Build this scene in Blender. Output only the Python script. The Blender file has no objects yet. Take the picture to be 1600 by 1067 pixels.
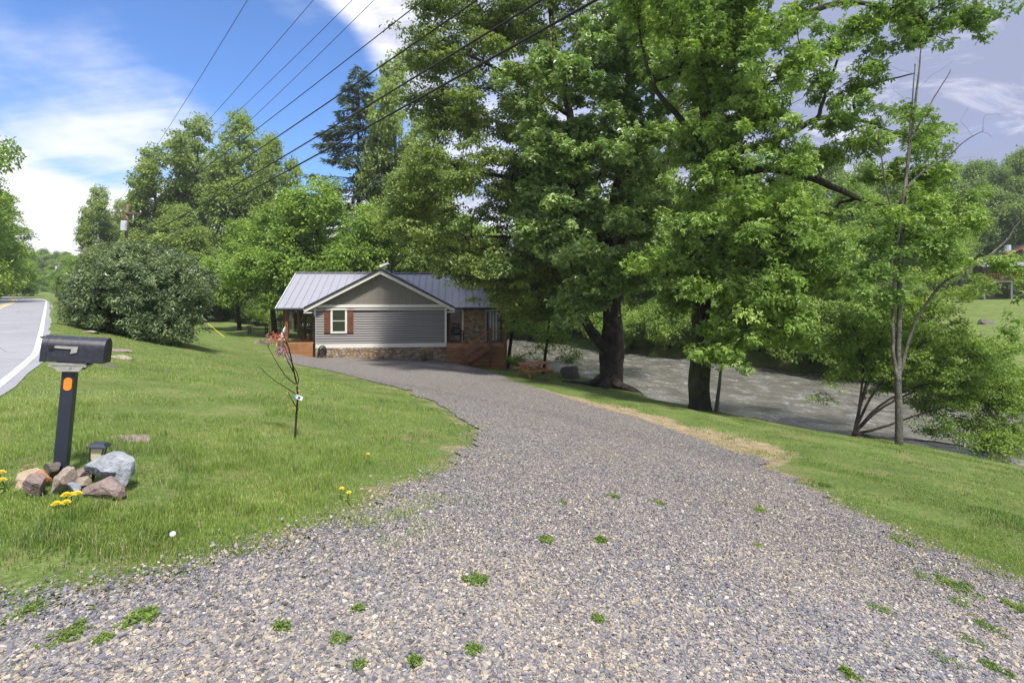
import bpy, bmesh, math
import numpy as np
from mathutils import Vector, Matrix
R = math.radians
rng = np.random.default_rng(11)
sc = bpy.context.scene
COL = sc.collection
# ------------------------------------------------------------------ calibration (pixels of the 1600x1067 photo -> metres)
F, CX, HY, CZ = 850.0, 800.0, 450.0, 1.6
CN, SN = 0.7615, 0.6481

def P(px, py, Z):
    return np.array([(px-CX)/F*Z, Z, CZ+(HY-py)/F*Z])
def ns(x, y):
    return CN*x+SN*y, -SN*x+CN*y
def xy(n, s):
    return CN*n-SN*s, SN*n+CN*s
def sstep(a, lo, hi):
    t = np.clip((a-lo)/(hi-lo), 0, 1); return t*t*(3-2*t)
def edge_n(s): return np.interp(s, [-60, 1, 3.5, 6, 9.3, 12, 15, 20, 26, 32, 60, 120], [20.6, 20.6, 20.0, 18.7, 17.4, 18.4, 20.6, 22.9, 23.2, 25, 27, 27])
def far_n(s): return np.interp(s, [-60, 2, 14, 31, 60, 120], [33, 33, 38, 38, 41, 41])
WATER = -3.95
def gh(x, y):
    x = np.asarray(x, float); y = np.asarray(y, float)
    n, s = ns(x, y)
    pA = np.interp(n, [-60, -30, -16, -9, 0.2, 15, 20, 30], [7, 2.5, 0.6, .15, .15, -2.15, -3.2, -3.6])
    pB = np.interp(n, [-60, -30, -16, -9, 0.2, 3, 7, 11.5, 17, 20.5, 26, 30], [7, 2.5, 0.6, .15, .15, -.55, -1.7, -2.32, -2.62, -3.25, -3.5, -3.6])
    t = sstep(s, 7, 25)
    z = pA*(1-t)+pB*t
    w = sstep(n, .6, 4)
    z = z + w*(0.05*np.sin(x*0.9+1)*np.sin(y*0.7)+0.03*np.sin(x*2.1+y*1.3))*(1-sstep(n, 40, 60)*0)
    ne, nf = edge_n(s), far_n(s)
    bank = z-(n-ne)*0.85-0.0
    z = np.where(n > ne, np.maximum(bank, -4.8), z)
    fb = np.interp(n-nf, [-2.5, 0, 1.2, 4, 30, 66, 90, 190, 400], [-4.8, -4.0, -3.0, -2.6, -1.7, .3, 2.5, 24, 44])
    z = np.where(n > nf-2.5, np.maximum(fb, -4.8), z)
    return z
def gz(x, y): return float(gh(x, y))
ZG = np.geomspace(1.2, 400, 1500)
def gp(px, py):
    zr = CZ+(HY-py)/F*ZG; g = gh((px-CX)/F*ZG, ZG)
    k = np.argmax(zr < g)
    if not (zr < g).any(): k = len(ZG)-1
    k = max(k, 1)
    a = zr[k-1]-g[k-1]; b = zr[k]-g[k]
    t = a/(a-b) if a != b else 0
    Z = ZG[k-1]+(ZG[k]-ZG[k-1])*t
    x = (px-CX)/F*Z
    return np.array([x, Z, gz(x, Z)])
def at(px, Z, dz=0.0):
    x = (px-CX)/F*Z
    return np.array([x, Z, gz(x, Z)+dz])

# ------------------------------------------------------------------ object helpers
def tag(o, label=None, cat=None, group=None, kind=None):
    if label: o['label'] = label
    if cat: o['category'] = cat
    if group: o['group'] = group
    if kind: o['kind'] = kind
    return o
def empty(name, loc=(0, 0, 0), rz=0, label=None, cat=None, group=None):
    o = bpy.data.objects.new(name, None); COL.objects.link(o)
    o.location = [float(v) for v in loc]; o.rotation_euler = (0, 0, rz); o.empty_display_size = .1
    return tag(o, label, cat, group)
def mk(name, V, faces, mat, parent=None, smooth=False, attr=None):
    V = np.asarray(V, np.float32).reshape(-1, 3)
    if isinstance(faces, np.ndarray): faces = [faces]
    faces = [np.asarray(f, np.int32) for f in faces if len(f)]
    me = bpy.data.meshes.new(name)
    me.vertices.add(len(V)); me.vertices.foreach_set('co', V.ravel())
    lv = np.concatenate([f.ravel() for f in faces])
    tot = np.concatenate([np.full(len(f), f.shape[1], np.int32) for f in faces])
    st = np.zeros(len(tot), np.int32); st[1:] = np.cumsum(tot)[:-1]
    me.loops.add(len(lv)); me.loops.foreach_set('vertex_index', lv)
    me.polygons.add(len(tot)); me.polygons.foreach_set('loop_start', st)
    me.update(calc_edges=True)
    me.polygons.foreach_set('use_smooth', np.full(len(tot), smooth, bool))
    if attr is not None:
        a = me.attributes.new('rnd', 'FLOAT', 'FACE'); a.data.foreach_set('value', np.asarray(attr, np.float32))
    if mat is not None: me.materials.append(mat)
    o = bpy.data.objects.new(name, me); COL.objects.link(o)
    if parent is not None: o.parent = parent
    return o
class MB:
    def __init__(s): s.v = []; s.f = []
    def add(s, V, Fs):
        b = len(s.v); s.v += [tuple(map(float, p)) for p in V]; s.f += [[b+i for i in f] for f in Fs]
        return s
    def box(s, x0, x1, y0, y1, z0, z1, M=None):
        V = [Vector((x, y, z)) for z in (z0, z1) for y in (y0, y1) for x in (x0, x1)]
        if M is not None: V = [M @ p for p in V]
        return s.add(V, [(0, 2, 3, 1), (4, 5, 7, 6), (0, 1, 5, 4), (2, 6, 7, 3), (0, 4, 6, 2), (1, 3, 7, 5)])
    def beam(s, a, b, w, h, up=(0, 0, 1)):
        a = Vector(a); b = Vector(b); d = (b-a); L = d.length; d.normalize()
        u = Vector(up); sd = d.cross(u)
        if sd.length < 1e-4: sd = d.cross(Vector((1, 0, 0)))
        sd.normalize(); u = sd.cross(d)
        V = []
        for p in (a, b):
            for i, j in ((-1, -1), (1, -1), (1, 1), (-1, 1)): V.append(p+sd*(i*w/2)+u*(j*h/2))
        return s.add(V, [(3, 2, 1, 0), (4, 5, 6, 7), (0, 1, 5, 4), (1, 2, 6, 5), (2, 3, 7, 6), (3, 0, 4, 7)])
    def prism(s, pts, axis, a0, a1):
        # pts 2D polygon, axis 1 -> (x,z) extruded along y ; axis 0 -> (y,z) along x ; axis 2 -> (x,y) along z
        def m(p, a): return {0: (a, p[0], p[1]), 1: (p[0], a, p[1]), 2: (p[0], p[1], a)}[axis]
        n = len(pts); V = [m(p, a0) for p in pts]+[m(p, a1) for p in pts]
        return s.add(V, [tuple(range(n)), tuple(range(2*n-1, n-1, -1))]+[(i, n+i, n+(i+1) % n, (i+1) % n) for i in range(n)])
    def tube(s, pts, rad, k=8, caps=True):
        pts = [Vector(p) for p in pts]; n = len(pts)
        if not hasattr(rad, '__len__'): rad = [rad]*n
        V = []; prev = None
        for i, p in enumerate(pts):
            d = (pts[min(i+1, n-1)]-pts[max(i-1, 0)]).normalized()
            if prev is None:
                a = d.cross(Vector((0, 0, 1)))
                if a.length < .1: a = d.cross(Vector((1, 0, 0)))
            else: a = prev-d*prev.dot(d)
            a.normalize(); prev = a; b = d.cross(a)
            for j in range(k):
                t = 2*math.pi*j/k; V.append(p+(a*math.cos(t)+b*math.sin(t))*rad[i])
        Fs = [(i*k+j, i*k+(j+1) % k, (i+1)*k+(j+1) % k, (i+1)*k+j) for i in range(n-1) for j in range(k)]
        if caps: Fs += [tuple(range(k-1, -1, -1)), tuple((n-1)*k+j for j in range(k))]
        return s.add(V, Fs)
    def build(s, name, mat, parent=None, smooth=False, bevel=0):
        me = bpy.data.meshes.new(name); me.from_pydata(s.v, [], s.f); me.validate(); me.update()
        bm = bmesh.new(); bm.from_mesh(me); bmesh.ops.recalc_face_normals(bm, faces=bm.faces); bm.to_mesh(me); bm.free()
        if smooth: me.polygons.foreach_set('use_smooth', np.ones(len(me.polygons), bool))
        me.materials.append(mat)
        o = bpy.data.objects.new(name, me); COL.objects.link(o)
        if parent is not None: o.parent = parent
        if bevel:
            m = o.modifiers.new('bevel', 'BEVEL'); m.width = bevel; m.segments = 2; m.limit_method = 'ANGLE'
        return o
def copy_tree(o, loc, rz, scale, label=None, group=None):
    c = o.copy(); COL.objects.link(c); c.location = [float(v) for v in loc]; c.rotation_euler = (0, 0, rz)
    c.scale = scale if hasattr(scale, '__len__') else (scale,)*3
    if label: c['label'] = label
    if group: c['group'] = group
    for ch in o.children:
        d = ch.copy(); COL.objects.link(d); d.parent = c
    return c

# ------------------------------------------------------------------ materials
class NT:
    def __init__(s, name):
        s.m = bpy.data.materials.new(name); s.m.use_nodes = True; s.t = s.m.node_tree; s.t.nodes.clear()
        s.out = s.n('ShaderNodeOutputMaterial')
    def n(s, typ, **kw):
        nd = s.t.nodes.new(typ)
        for k, v in kw.items():
            if hasattr(nd, k): setattr(nd, k, v)
            else: s.set(nd.inputs[k], v)
        return nd
    def set(s, sock, v):
        if isinstance(v, bpy.types.NodeSocket): s.t.links.new(v, sock)
        elif isinstance(v, (tuple, list)) and sock.type == 'RGBA' and len(v) == 3: sock.default_value = (*v, 1)
        else: sock.default_value = v
    def pos(s): return s.n('ShaderNodeNewGeometry').outputs['Position']
    def objc(s): return s.n('ShaderNodeTexCoord').outputs['Object']
    def mapv(s, v, scale=(1, 1, 1), rot=(0, 0, 0)):
        nd = s.n('ShaderNodeMapping'); s.set(nd.inputs['Vector'], v); nd.inputs['Scale'].default_value = scale; nd.inputs['Rotation'].default_value = rot
        return nd.outputs[0]
    def noise(s, v, scale, detail=3, rough=.6, out='Fac', dist=0):
        nd = s.n('ShaderNodeTexNoise'); s.set(nd.inputs['Vector'], v); nd.inputs['Scale'].default_value = scale
        nd.inputs['Detail'].default_value = detail; nd.inputs['Roughness'].default_value = rough; nd.inputs['Distortion'].default_value = dist
        return nd.outputs[out]
    def vor(s, v, scale, feature='F1', out='Color', rand=1):
        nd = s.n('ShaderNodeTexVoronoi'); nd.feature = feature; s.set(nd.inputs['Vector'], v); nd.inputs['Scale'].default_value = scale
        nd.inputs['Randomness'].default_value = rand
        return nd.outputs[out]
    def ramp(s, fac, stops, interp='LINEAR'):
        nd = s.n('ShaderNodeValToRGB'); cr = nd.color_ramp; cr.interpolation = interp
        while len(cr.elements) > 1: cr.elements.remove(cr.elements[-1])
        for i, (p, c) in enumerate(stops):
            e = cr.elements[0] if i == 0 else cr.elements.new(p)
            e.position = p; e.color = (*c, 1) if hasattr(c, '__len__') else (c, c, c, 1)
        s.set(nd.inputs[0], fac); return nd.outputs[0]
    def mix(s, f, a, b, mode='MIX'):
        nd = s.n('ShaderNodeMix'); nd.data_type = 'RGBA'; nd.blend_type = mode
        s.set(nd.inputs[0], f); s.set(nd.inputs[6], a); s.set(nd.inputs[7], b); return nd.outputs[2]
    def math(s, op, a, b=0.0, clamp=False):
        nd = s.n('ShaderNodeMath'); nd.operation = op; nd.use_clamp = clamp; s.set(nd.inputs[0], a); s.set(nd.inputs[1], b); return nd.outputs[0]
    def sep(s, v):
        nd = s.n('ShaderNodeSeparateXYZ'); s.set(nd.inputs[0], v); return nd.outputs
    def bump(s, h, strength=.5, dist=.02):
        nd = s.n('ShaderNodeBump'); s.set(nd.inputs['Height'], h); nd.inputs['Strength'].default_value = strength; nd.inputs['Distance'].default_value = dist
        return nd.outputs[0]
    def pbr(s, col, rough=.6, metal=0, spec=.4, normal=None, **kw):
        nd = s.n('ShaderNodeBsdfPrincipled'); s.set(nd.inputs['Base Color'], col); s.set(nd.inputs['Roughness'], rough)
        nd.inputs['Metallic'].default_value = metal; nd.inputs['Specular IOR Level'].default_value = spec
        if normal is not None: s.set(nd.inputs['Normal'], normal)
        for k, v in kw.items(): s.set(nd.inputs[k], v)
        return nd.outputs[0]
    def done(s, sh): s.t.links.new(sh, s.out.inputs[0]); return s.m
def plain(name, c, rough=.6, metal=0, spec=.4, var=.25, vs=6, bump=.0, bs=30):
    t = NT(name); p = t.objc(); f = t.noise(p, vs, 4)
    col = t.mix(f, tuple(v*(1-var) for v in c), tuple(min(1, v*(1+var)) for v in c))
    nm = t.bump(t.noise(p, bs, 3), bump, .01) if bump else None
    return t.done(t.pbr(col, rough, metal, spec, nm))
def leafmat(name, dark, mid, light, transl=.38, rough=.45, vs=.45, spec=.35):
    t = NT(name)
    a = t.n('ShaderNodeAttribute', attribute_name='rnd').outputs['Fac']
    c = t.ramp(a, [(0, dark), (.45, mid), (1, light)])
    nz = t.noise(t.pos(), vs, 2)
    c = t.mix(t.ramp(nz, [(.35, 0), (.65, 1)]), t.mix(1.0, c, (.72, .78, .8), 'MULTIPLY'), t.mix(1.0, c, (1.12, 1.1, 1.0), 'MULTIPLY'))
    b = t.pbr(c, rough, spec=spec)
    tr = t.n('ShaderNodeBsdfTranslucent'); t.set(tr.inputs[0], t.mix(1.0, c, (1.25, 1.35, .7), 'MULTIPLY'))
    mx = t.n('ShaderNodeMixShader'); mx.inputs[0].default_value = transl
    t.t.links.new(b, mx.inputs[1]); t.t.links.new(tr.outputs[0], mx.inputs[2])
    return t.done(mx.outputs[0])
def barkmat(name, c1, c2, moss=None, scale=6):
    t = NT(name); p = t.objc(); q = t.mapv(p, (1, 1, .22))
    f = t.noise(q, scale*2.2, 6, .7, dist=.6); col = t.ramp(f, [(.3, c1), (.7, c2)])
    patch = t.noise(p, 1.6, 4); col = t.mix(t.ramp(patch, [(.5, 0), (.68, 1)]), col, tuple(min(1, v*1.6) for v in c2))
    if moss: col = t.mix(t.ramp(t.noise(p, 2.2, 4), [(.45, 0), (.6, .8)]), col, moss)
    h = t.math('ADD', t.noise(q, scale*3, 6, .7), t.vor(q, scale*2.6, 'DISTANCE_TO_EDGE', 'Distance'))
    return t.done(t.pbr(col, .9, spec=.2, normal=t.bump(h, .9, .06)))

M = {}
M['sycamore'] = leafmat('sycamore_leaf', (.12, .18, .05), (.235, .345, .10), (.45, .56, .25), .32, .36, spec=.55)
M['beech'] = leafmat('beech_leaf', (.11, .15, .04), (.20, .265, .07), (.34, .41, .14), .36)
M['oak'] = leafmat('oak_leaf', (.115, .18, .04), (.215, .33, .065), (.39, .51, .15), .36)
M['spring'] = leafmat('spring_leaf', (.13, .20, .045), (.245, .36, .075), (.39, .51, .14), .42)
M['mid'] = leafmat('mid_leaf', (.18, .24, .08), (.29, .37, .12), (.42, .50, .20), .45)
M['hemlock'] = leafmat('hemlock_needle', (.07, .10, .08), (.11, .15, .115), (.18, .23, .18), .25)
M['pine'] = leafmat('needle', (.035, .07, .035), (.055, .10, .05), (.09, .15, .07), .2)
M['laurel'] = leafmat('laurel_leaf', (.07, .11, .05), (.15, .21, .10), (.33, .41, .22), .25, .35, 1.2, spec=.5)
M['shrub'] = leafmat('shrub_leaf', (.13, .20, .045), (.22, .32, .07), (.37, .48, .13), .42)
M['hill'] = leafmat('hill_leaf', (.13, .19, .07), (.22, .31, .10), (.36, .45, .17), .42)
M['bark'] = barkmat('bark', (.009, .007, .006), (.062, .052, .044))
M['bark_moss'] = barkmat('mossy_bark', (.012, .011, .008), (.06, .055, .04), (.045, .06, .015))
M['bark_pale'] = barkmat('pale_bark', (.07, .065, .058), (.22, .205, .18), scale=14)
M['bark_dark'] = barkmat('dark_bark', (.015, .012, .010), (.055, .045, .04), scale=14)
# lawn
t = NT('lawn'); p = t.pos()
c = t.ramp(t.noise(p, 1.1, 5, .65), [(.3, (.105, .16, .045)), (.5, (.16, .235, .06)), (.62, (.22, .28, .085)), (.75, (.27, .31, .13))])
c = t.mix(t.ramp(t.noise(p, 22, 3), [(.35, 0), (.65, .7)]), c, (.07, .10, .03))
c = t.mix(t.ramp(t.noise(p, .55, 6, .75), [(.53, 0), (.66, .6)]), c, (.22, .17, .10))
c = t.mix(t.ramp(t.noise(p, 3.1, 5, .7), [(.55, 0), (.7, .55)]), c, (.25, .19, .11))
da = t.n('ShaderNodeAttribute', attribute_name='dirt').outputs['Fac']; dm = t.ramp(t.math('ADD', t.math('MULTIPLY', da, .9), t.math('SUBTRACT', t.noise(p, 2.4, 7, .75), .5)), [(.34, 0), (.55, .9)])
c = t.mix(dm, c, t.ramp(t.noise(p, 5, 6, .7), [(.35, (.23, .17, .10)), (.6, (.42, .33, .22))]))
M['lawn'] = t.done(t.pbr(c, .9, spec=.1, normal=t.bump(t.noise(p, 45, 4), .8, .05)))
t = NT('grass_blade'); a = t.n('ShaderNodeAttribute', attribute_name='rnd').outputs['Fac']
c = t.ramp(a, [(0, (.10, .19, .045)), (.4, (.235, .33, .065)), (.75, (.37, .45, .12)), (.92, (.46, .54, .23)), (1, (.50, .42, .26))])
c = t.mix(t.ramp(t.noise(t.pos(), .9, 4), [(.4, 0), (.62, 1)]), t.mix(1.0, c, (.8, .85, .8), 'MULTIPLY'), c)
b = t.pbr(c, .5, spec=.3); tr = t.n('ShaderNodeBsdfTranslucent'); t.set(tr.inputs[0], c); mx = t.n('ShaderNodeMixShader'); mx.inputs[0].default_value = .35
t.t.links.new(b, mx.inputs[1]); t.t.links.new(tr.outputs[0], mx.inputs[2]); M['blade'] = t.done(mx.outputs[0])
# gravel
GR = [(0, (.06, .062, .078)), (.22, (.13, .132, .165)), (.42, (.20, .20, .235)), (.58, (.27, .245, .215)), (.73, (.37, .315, .24)), (.86, (.42, .39, .35)), (1, (.54, .52, .49))]
t = NT('gravel_bed'); p = t.pos()
vv = t.sep(t.vor(p, 52))[0]; c = t.ramp(vv, GR)
c = t.mix(t.ramp(t.vor(p, 52, 'DISTANCE_TO_EDGE', 'Distance'), [(.0, 1), (.10, 0)]), c, (.05, .045, .04))
c = t.mix(t.ramp(t.noise(p, .7, 5), [(.4, 0), (.7, .35)]), c, (.24, .205, .16))
M['gravel_bed'] = t.done(t.pbr(c, .85, spec=.2, normal=t.bump(t.vor(p, 52, 'F1', 'Distance'), .9, -.03)))
t = NT('gravel_stone'); a = t.n('ShaderNodeAttribute', attribute_name='rnd').outputs['Fac']
c = t.ramp(a, GR); c = t.mix(t.ramp(t.noise(t.pos(), 90, 3), [(.3, .0), (.7, .3)]), c, (.14, .13, .125)); wv = t.noise(t.pos(), .55, 4, .6); c = t.mix(t.ramp(wv, [(.38, 0), (.62, .45)]), c, t.mix(1.0, c, (1.35, 1.22, 1.0), 'MULTIPLY'))
M['gravel_stone'] = t.done(t.pbr(c, .75, spec=.3))
t = NT('dirt'); p = t.pos(); c = t.ramp(t.noise(p, 2.6, 7, .75), [(.32, (.19, .24, .06)), (.44, (.20, .16, .09)), (.54, (.33, .26, .17)), (.62, (.18, .22, .06))])
M['dirt'] = t.done(t.pbr(c, .95, spec=.1, normal=t.bump(t.noise(p, 30, 5), .6, .02)))
t = NT('asphalt'); p = t.pos(); c = t.ramp(t.noise(p, 60, 3), [(.3, (.20, .205, .23)), (.7, (.30, .305, .335))])
c = t.mix(t.ramp(t.noise(p, .5, 5), [(.4, 0), (.7, .35)]), c, (.38, .385, .42)); c = t.mix(t.ramp(t.vor(t.mapv(p, (.5, .5, .5)), .9, 'DISTANCE_TO_EDGE', 'Distance'), [(0, .55), (.012, 0)]), c, (.09, .09, .10))
M['asphalt'] = t.done(t.pbr(c, .8, spec=.3, normal=t.bump(t.noise(p, 80, 3), .4, .01)))
t = NT('road_white'); p = t.pos(); M['white_line'] = t.done(t.pbr(t.ramp(t.noise(p, 20, 4), [(.3, (.62, .62, .60)), (.6, (.82, .82, .80))]), .6))
t = NT('road_yellow'); p = t.pos(); M['yellow_line'] = t.done(t.pbr(t.ramp(t.noise(p, 20, 4), [(.3, (.6, .46, .15)), (.6, (.74, .58, .2))]), .6))
# river water
t = NT('river_water'); p = t.pos(); q = t.mapv(t.mapv(p, (1, 1, 1), (0, 0, -R(130.4))), (.6, 1.5, 1))
n1 = t.noise(q, 1.1, 7, .7, dist=.8); n2 = t.noise(q, 5.5, 6, .72, dist=.6)
c = t.ramp(n1, [(.35, (.095, .09, .07)), (.65, (.16, .155, .135))])
foam = t.math('MULTIPLY', t.ramp(n1, [(.46, 0), (.64, 1)]), t.ramp(n2, [(.46, 0), (.62, 1)]))
c = t.mix(t.math('MULTIPLY', foam, .45), c, (.50, .51, .54))
M['water'] = t.done(t.pbr(c, t.ramp(foam, [(0, .10), (1, .5)]), spec=.6, normal=t.bump(n2, .55, .10)))
# house
M['siding'] = plain('grey_siding', (.25, .235, .232), .6, var=.06)
M['gable'] = plain('taupe_board', (.20, .185, .155), .7, var=.06)
M['white'] = plain('white_trim', (.66, .645, .60), .5, var=.05)
M['roof'] = plain('metal_roof', (.29, .295, .345), .5, .15, .5, .07, 2)
M['dark_metal'] = plain('dark_metal', (.022, .022, .028), .45)
M['black'] = plain('black_paint', (.012, .012, .014), .5)
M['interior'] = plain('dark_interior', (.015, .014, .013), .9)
def wood(name, a, b, sc_=(2, 2, 14)):
    t = NT(name); p = t.objc(); q = t.mapv(p, sc_); f = t.noise(q, 2.2, 5, .65, dist=.8)
    c = t.ramp(f, [(.25, a), (.7, b)]); c = t.mix(t.ramp(t.noise(p, 1.8, 3), [(.4, 0), (.7, .5)]), c, tuple(v*.62 for v in a))
    return t.done(t.pbr(c, .6, spec=.3, normal=t.bump(f, .3, .01)))
M['cedar'] = wood('cedar', (.20, .09, .04), (.40, .20, .09), (1, 1, 12))
M['cedar_post'] = wood('cedar_post', (.12, .055, .03), (.24, .12, .065), (8, 8, 1))
M['shutter'] = wood('shutter_wood', (.11, .042, .024), (.21, .085, .048), (10, 10, 1))
M['redwood'] = wood('redwood', (.36, .12, .04), (.62, .26, .10), (10, 1, 10))
M['brown_house'] = wood('brown_log', (.05, .03, .022), (.10, .06, .045), (1, 1, 12))
M['rust_trim'] = plain('rust_trim', (.22, .07, .035), .6)
t = NT('fieldstone'); p = t.mapv(t.objc(), (1, 1, 1.7)); v = t.vor(p, 4.6); d = t.vor(p, 4.6, 'DISTANCE_TO_EDGE', 'Distance')
c = t.ramp(t.sep(v)[0], [(0, (.12, .105, .10)), (.25, (.30, .19, .10)), (.5, (.42, .30, .17)), (.7, (.22, .17, .14)), (.85, (.50, .42, .30)), (1, (.20, .19, .20))])
c = t.mix(t.ramp(t.noise(p, 14, 4), [(.3, 0), (.7, .4)]), c, (.20, .15, .10)); c = t.mix(t.ramp(d, [(0, 1), (.05, 0)]), c, (.10, .085, .07))
M['fieldstone'] = t.done(t.pbr(c, .85, spec=.2, normal=t.bump(t.ramp(d, [(0, 0), (.14, 1)]), .8, .05)))
t = NT('window_glass'); M['glass'] = t.done(t.pbr((.03, .035, .03), .05, spec=.8))
def rockmat(name, a, b, c3, sc_=3):
    t = NT(name); p = t.objc(); f = t.noise(p, sc_*3, 8, .7, dist=.8)
    c = t.ramp(f, [(.25, a), (.5, b), (.75, c3)]); h = t.math('ADD', f, t.noise(t.mapv(p, (1, 1, 3)), sc_*9, 6, .7))
    return t.done(t.pbr(c, .85, spec=.25, normal=t.bump(h, .7, .02)))
M['rock_tan'] = rockmat('tan_rock', (.17, .14, .115), (.30, .25, .205), (.40, .36, .31))
M['rock_purple'] = rockmat('mauve_rock', (.15, .11, .10), (.24, .18, .17), (.32, .27, .25))
M['rock_blue'] = rockmat('bluegrey_rock', (.12, .13, .15), (.27, .29, .33), (.50, .52, .54))
M['rock_red'] = rockmat('rusty_rock', (.20, .09, .04), (.40, .19, .08), (.46, .30, .18))
M['rock_dark'] = rockmat('dark_rock', (.05, .045, .04), (.11, .10, .09), (.20, .19, .17), 1.2)
M['rock_orange'] = rockmat('orange_rock', (.27, .20, .13), (.38, .30, .21), (.46, .40, .31))
M['navy'] = plain('navy_paint', (.022, .026, .045), .38, .0, .5, .3, 20, .15, 120)
t = NT('mailbox_paint'); p = t.objc(); c = t.ramp(t.noise(p, 26, 6, .75), [(.5, (.020, .022, .032)), (.66, (.045, .05, .07)), (.78, (.22, .23, .26))])
M['box_paint'] = t.done(t.pbr(c, .42, spec=.5, normal=t.bump(t.noise(p, 60, 3), .1, .005)))
M['silver'] = plain('bare_metal', (.42, .41, .38), .5, .5, .5, .35, 30)
M['orange'] = plain('orange_reflector', (.85, .22, .02), .35, var=.1)
M['lampglass'] = plain('lamp_glass', (.55, .50, .33), .25, spec=.6)
M['pole'] = wood('pole_wood', (.10, .065, .05), (.20, .14, .11), (6, 6, 1))
M['galv'] = plain('transformer_grey', (.48, .52, .58), .5)
M['wire'] = plain('wire_rubber', (.012, .012, .014), .6)
M['yellow'] = plain('petal_yellow', (.85, .62, .02), .6, var=.1)
M['pink'] = plain('petal_pink', (.75, .07, .25), .6, var=.1)
M['seed'] = plain('seed_head', (.75, .75, .72), .8)
M['redleaf'] = leafmat('red_leaf', (.30, .08, .08), (.52, .16, .15), (.70, .38, .34), .3)
M['purpleleaf'] = leafmat('purple_leaf', (.16, .08, .13), (.30, .17, .26), (.45, .32, .45), .3)
M['tagw'] = plain('tag_white', (.80, .82, .85), .5, var=.03); M['tagb'] = plain('tag_photo', (.04, .04, .08), .5); M['tagt'] = plain('tag_teal', (.1, .45, .5), .5)
M['pot'] = plain('glazed_pot', (.10, .13, .09), .4)
M['concrete'] = plain('block_wall', (.20, .19, .19), .9)
M['door_pale'] = plain('pale_door', (.45, .50, .48), .6)

# ------------------------------------------------------------------ terrain
def grid_mesh(name, n_arr, s_arr, zf, mat, **kw):
    N, S = np.meshgrid(n_arr, s_arr, indexing='ij'); x, y = xy(N, S); z = zf(x, y)
    V = np.stack([x, y, z], -1).reshape(-1, 3); a, b = N.shape
    i = (np.arange(a-1)[:, None]*b+np.arange(b-1)[None, :]).ravel()
    return mk(name, V, np.stack([i, i+b, i+b+1, i+1], 1), mat, smooth=True, **kw)
narr = np.unique(np.concatenate([np.linspace(-260, -60, 9), np.linspace(-60, -9, 14), np.linspace(-9, 0, 5), np.linspace(0, 44, 260), np.linspace(44, 120, 40), np.linspace(120, 420, 30)]))
sarr = np.unique(np.concatenate([np.linspace(-260, -20, 24), np.linspace(-20, 60, 380), np.linspace(60, 120, 50), np.linspace(120, 420, 30)]))
GROUND = tag(grid_mesh('ground', narr, sarr, gh, M['lawn']), kind='structure')
# river sheet
HT2 = np.random.default_rng(4).random((256, 256))
def vn2(a, b):
    i = np.floor(a).astype(int); j = np.floor(b).astype(int); u = a-i; v = b-j; u = u*u*(3-2*u); v = v*v*(3-2*v)
    g = lambda p, q: HT2[p % 256, q % 256]
    return (g(i, j)*(1-u)+g(i+1, j)*u)*(1-v)+(g(i, j+1)*(1-u)+g(i+1, j+1)*u)*v
def wz(x, y):
    n, s = ns(x, y); wp = vn2(n*.35+3, s*.2)*2
    return WATER+.20*(vn2(n*.9+wp, s*.45)-.5)+.13*(vn2(n*2.1+9, s*1.0+wp)-.5)+.08*(vn2(n*4.3, s*2.1+5)-.5)
tag(grid_mesh('river_water', np.linspace(16, 46, 230), np.concatenate([np.linspace(-60, -16, 60)[:-1], np.linspace(-15.9, 62, 560), np.linspace(62.2, 120, 60)]), wz, M['water']), kind='structure')
# road
def road_off(s): return -0.0022*np.maximum(s-75, 0)**2+np.interp(s, [-60, 0, 5, 8, 11, 15.8, 25], [-9, -1.9, -1.2, -.8, -.36, -.02, 0])
def strip(name, na, nb, dz, mat, s0=-60, s1=190, k=160, wob=0):
    s = np.linspace(s0, s1, k); o = road_off(s)
    nb_ = nb+o+(wob*np.sin(s*2.7)*np.sin(s*.83) if wob else 0)
    cols = np.linspace(0, 1, 6); V = []
    for c in cols:
        n_ = (na+o)*(1-c)+nb_*c; x, y = xy(n_, s); V.append(np.stack([x, y, gh(x, y)*0+.15+dz-(0.0)], -1))
    V = np.array(V).reshape(-1, 3); i = (np.arange(5)[:, None]*k+np.arange(k-1)[None, :]).ravel()
    return tag(mk(name, V, np.stack([i, i+1, i+k+1, i+k], 1), mat, smooth=True), kind='structure')
strip('road', -7.0, .05, .012, M['asphalt'], wob=.08)
strip('road_edge_line', -.25, -.14, .018, M['white_line'])
strip('road_edge_line', -6.85, -6.7, .018, M['white_line'])
strip('road_centre_line', -2.98, -2.84, .018, M['yellow_line'])
strip('road_centre_line', -2.70, -2.56, .018, M['yellow_line'])
# driveway
Lp = [(553, 446), (560, 448), (568, 453), (575, 490), (590, 560), (612, 640), (640, 700), (668, 742), (700, 738), (745, 680), (785, 600), (838, 512), (870, 428), (903, 335), (932, 245), (956, 150), (978, 40), (1000, -90), (1067, -480)]
Rp = [(553, 720), (560, 726), (572, 735), (590, 790), (605, 832), (628, 902), (655, 1000), (690, 1100), (716, 1180), (765, 1262), (815, 1352), (860, 1450), (920, 1600), (960, 1700), (1010, 1820), (1067, 1960)]
ys = np.concatenate([np.linspace(553, 640, 64), np.linspace(641, 1067, 150)])
xl = np.interp(ys, *zip(*Lp)); xr = np.interp(ys, *zip(*Rp))
LW = np.array([gp(a, b) for a, b in zip(xl, ys)]); RW = np.array([gp(a, b) for a, b in zip(xr, ys)])
w1 = np.cumsum(rng.normal(0, 1, len(ys))); w1 -= np.convolve(w1, np.ones(15)/15, 'same'); w1 = np.clip(w1*.07, -.16, .16)
w2 = np.cumsum(rng.normal(0, 1, len(ys))); w2 -= np.convolve(w2, np.ones(15)/15, 'same'); w2 = np.clip(w2*.07, -.16, .16)
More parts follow.
